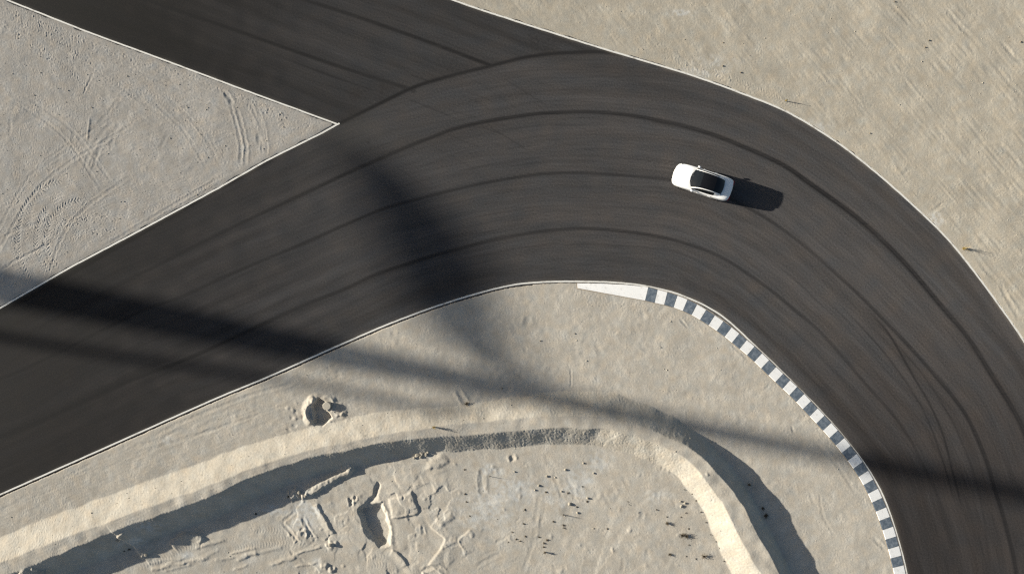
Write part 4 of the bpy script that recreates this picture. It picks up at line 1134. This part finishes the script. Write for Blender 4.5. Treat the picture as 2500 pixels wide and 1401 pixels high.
WDS = [(1682, 1291, .2, .12), (1676, 1252, .18, .1), (1664, 1262, .16, .1), (1701, 1222, .14, .12), (1690, 1205, .14, .14), (1671, 1195, .14, .12), (1712, 1250, .16, .12), (1724, 1275, .16, .12), (1736, 1305, .16, .12), (1757, 1338, .2, .14), (1748, 1322, .14, .12), (1768, 1370, .16, .12), (1700, 1365, .16, .12), (1676, 1358, .12, .1), (1683, 1330, .12, .1), (1560, 1252, .14, .12), (1534, 1225, .14, .1), (1536, 1232, .12, .1), (1604, 1245, .12, .08), (1629, 1262, .12, .08)]
for k, (x, y, h, sp_) in enumerate(WDS):
    tuft(x, y, h * random.uniform(.15, .35), sp_ * random.uniform(.4, .8), random.randint(4, 8), M_TWIG, 'dry weed by the foot of the right slope, ' + place(WDS, k) + ' of its row', 'weeds along the foot of the right slope', seed=200 + k)
DTW = [(307, 1345, .2, .14), (296, 1350, .14, .1), (620, 1258, .12, .1), (700, 1215, .12, .1)]
for k, (x, y, h, sp_) in enumerate(DTW):
    tuft(x, y, h, sp_, 10, M_TWIG, 'tiny weed in the shaded ditch behind the left bank, ' + place(DTW, k) + ' of four', 'weeds in the shaded ditch', seed=300 + k)

# ------------------------------------------------------------------ made-up shadow caster, mast shaped, unseen left of the view; shaped to shade the bend
def tube(path, radii, N=14):
    rg = []
    for i, p in enumerate(path):
        a = path[max(i - 1, 0)]; b = path[min(i + 1, len(path) - 1)]
        d = (b - a).normalized(); u_ = d.cross(Vector((.97, -.2, .05))).normalized()
        if u_.length < .5: u_ = Vector((0, 1, 0))
        w_ = d.cross(u_)
        rg.append([p + (u_ * math.cos(2 * math.pi * k / N) + w_ * math.sin(2 * math.pi * k / N)) * radii[i] for k in range(N)])
    v, f = loft(rg, True)
    f.append(tuple(range(N))); f.append(tuple((len(path) - 1) * N + k for k in range(N))[::-1])
    return v, f
HX, HY = math.cos(SUN_SLOPE), -math.sin(SUN_SLOPE)         # ground direction the shadows run
BASE = P(-4300, 698 - .203 * 4300)
TANE = math.tan(SUN_EL)
def oncaster(px, py, fwd=0.0):
    """the point of the caster's upright plane that shades ground pixel (px, py), relative to the caster foot"""
    g_ = P(px, py) - BASE
    al = g_.x * HX + g_.y * HY; la = -g_.x * HY + g_.y * HX
    return Vector((HX * fwd - HY * la, HY * fwd + HX * la, (al - fwd) * TANE))
def build_shadow_caster():
    m = empty('shadow_caster', BASE)
    tag(m, 'made-up mast-shaped caster with curved arm, out of view left, throwing the long soft shadows', 'mast')
    zs = [0, 10, 25, 35, 40, 44.5, 49, 53, 56, 60, 64]; rs_ = [2.1, 2.0, 1.8, 1.55, 1.3, 1.05, .85, .72, .76, .78, .7]
    v, f = tube([Vector((0, 0, z)) for z in zs], rs_, 18); mesh_obj('caster_pole', v, f, M_CASTER, m, True)
    v, f = tube([Vector((0, 0, z)) for z in (-.2, .5, .52, .9)], [3.2, 3.2, 2.5, 2.4], 18); mesh_obj('caster_footing', v, f, M_CONC, m)
    pts = [(1330, 935), (1240, 893), (1160, 830), (1105, 730), (1065, 640), (1025, 555), (960, 465), (890, 385), (850, 330)]
    c = catmull(pts, 20); rr = np.interp(np.linspace(0, 1, len(c)), [0, .15, .35, .6, .8, 1], [.5, .65, 1.1, 1.12, .7, .12])
    v, f = tube([oncaster(*q_) for q_ in c], list(rr), 14); mesh_obj('caster_arm', v, f, M_CASTER, m, True)
    pth = [oncaster(x_, c_k + .203 * x_) for x_, c_k in ((0, 822), (400, 806), (800, 782), (1000, 784), (1190, 790))]
    top = pth[-1].z; lat = Vector((pth[0].x, pth[0].y, 0))
    pth = [Vector((pth[0].x, pth[0].y, z)) for z in (0, pth[0].z * .5, pth[0].z * .9)] + pth
    v, f = tube(pth, [.5, .45, .38, .36, .34, .36, .40, .44], 12); mesh_obj('caster_side_pole', v, f, M_CASTER, m, True)
    for z in (10, 20, 31):
        v, f = tube([Vector((0, 0, z)), lat * .5 + Vector((0, 0, z)), lat + Vector((0, 0, z))], [.3, .3, .3], 10); mesh_obj('caster_tie', v, f, M_CASTER, m, True)
    v, f = tube([pth[-1] - Vector((0, 0, .4)), pth[-1] * .5 + Vector((0, 0, top * .5 - .2)), Vector((0, 0, top))], [.3, .3, .3], 10); mesh_obj('caster_tie', v, f, M_CASTER, m, True)
build_shadow_caster()
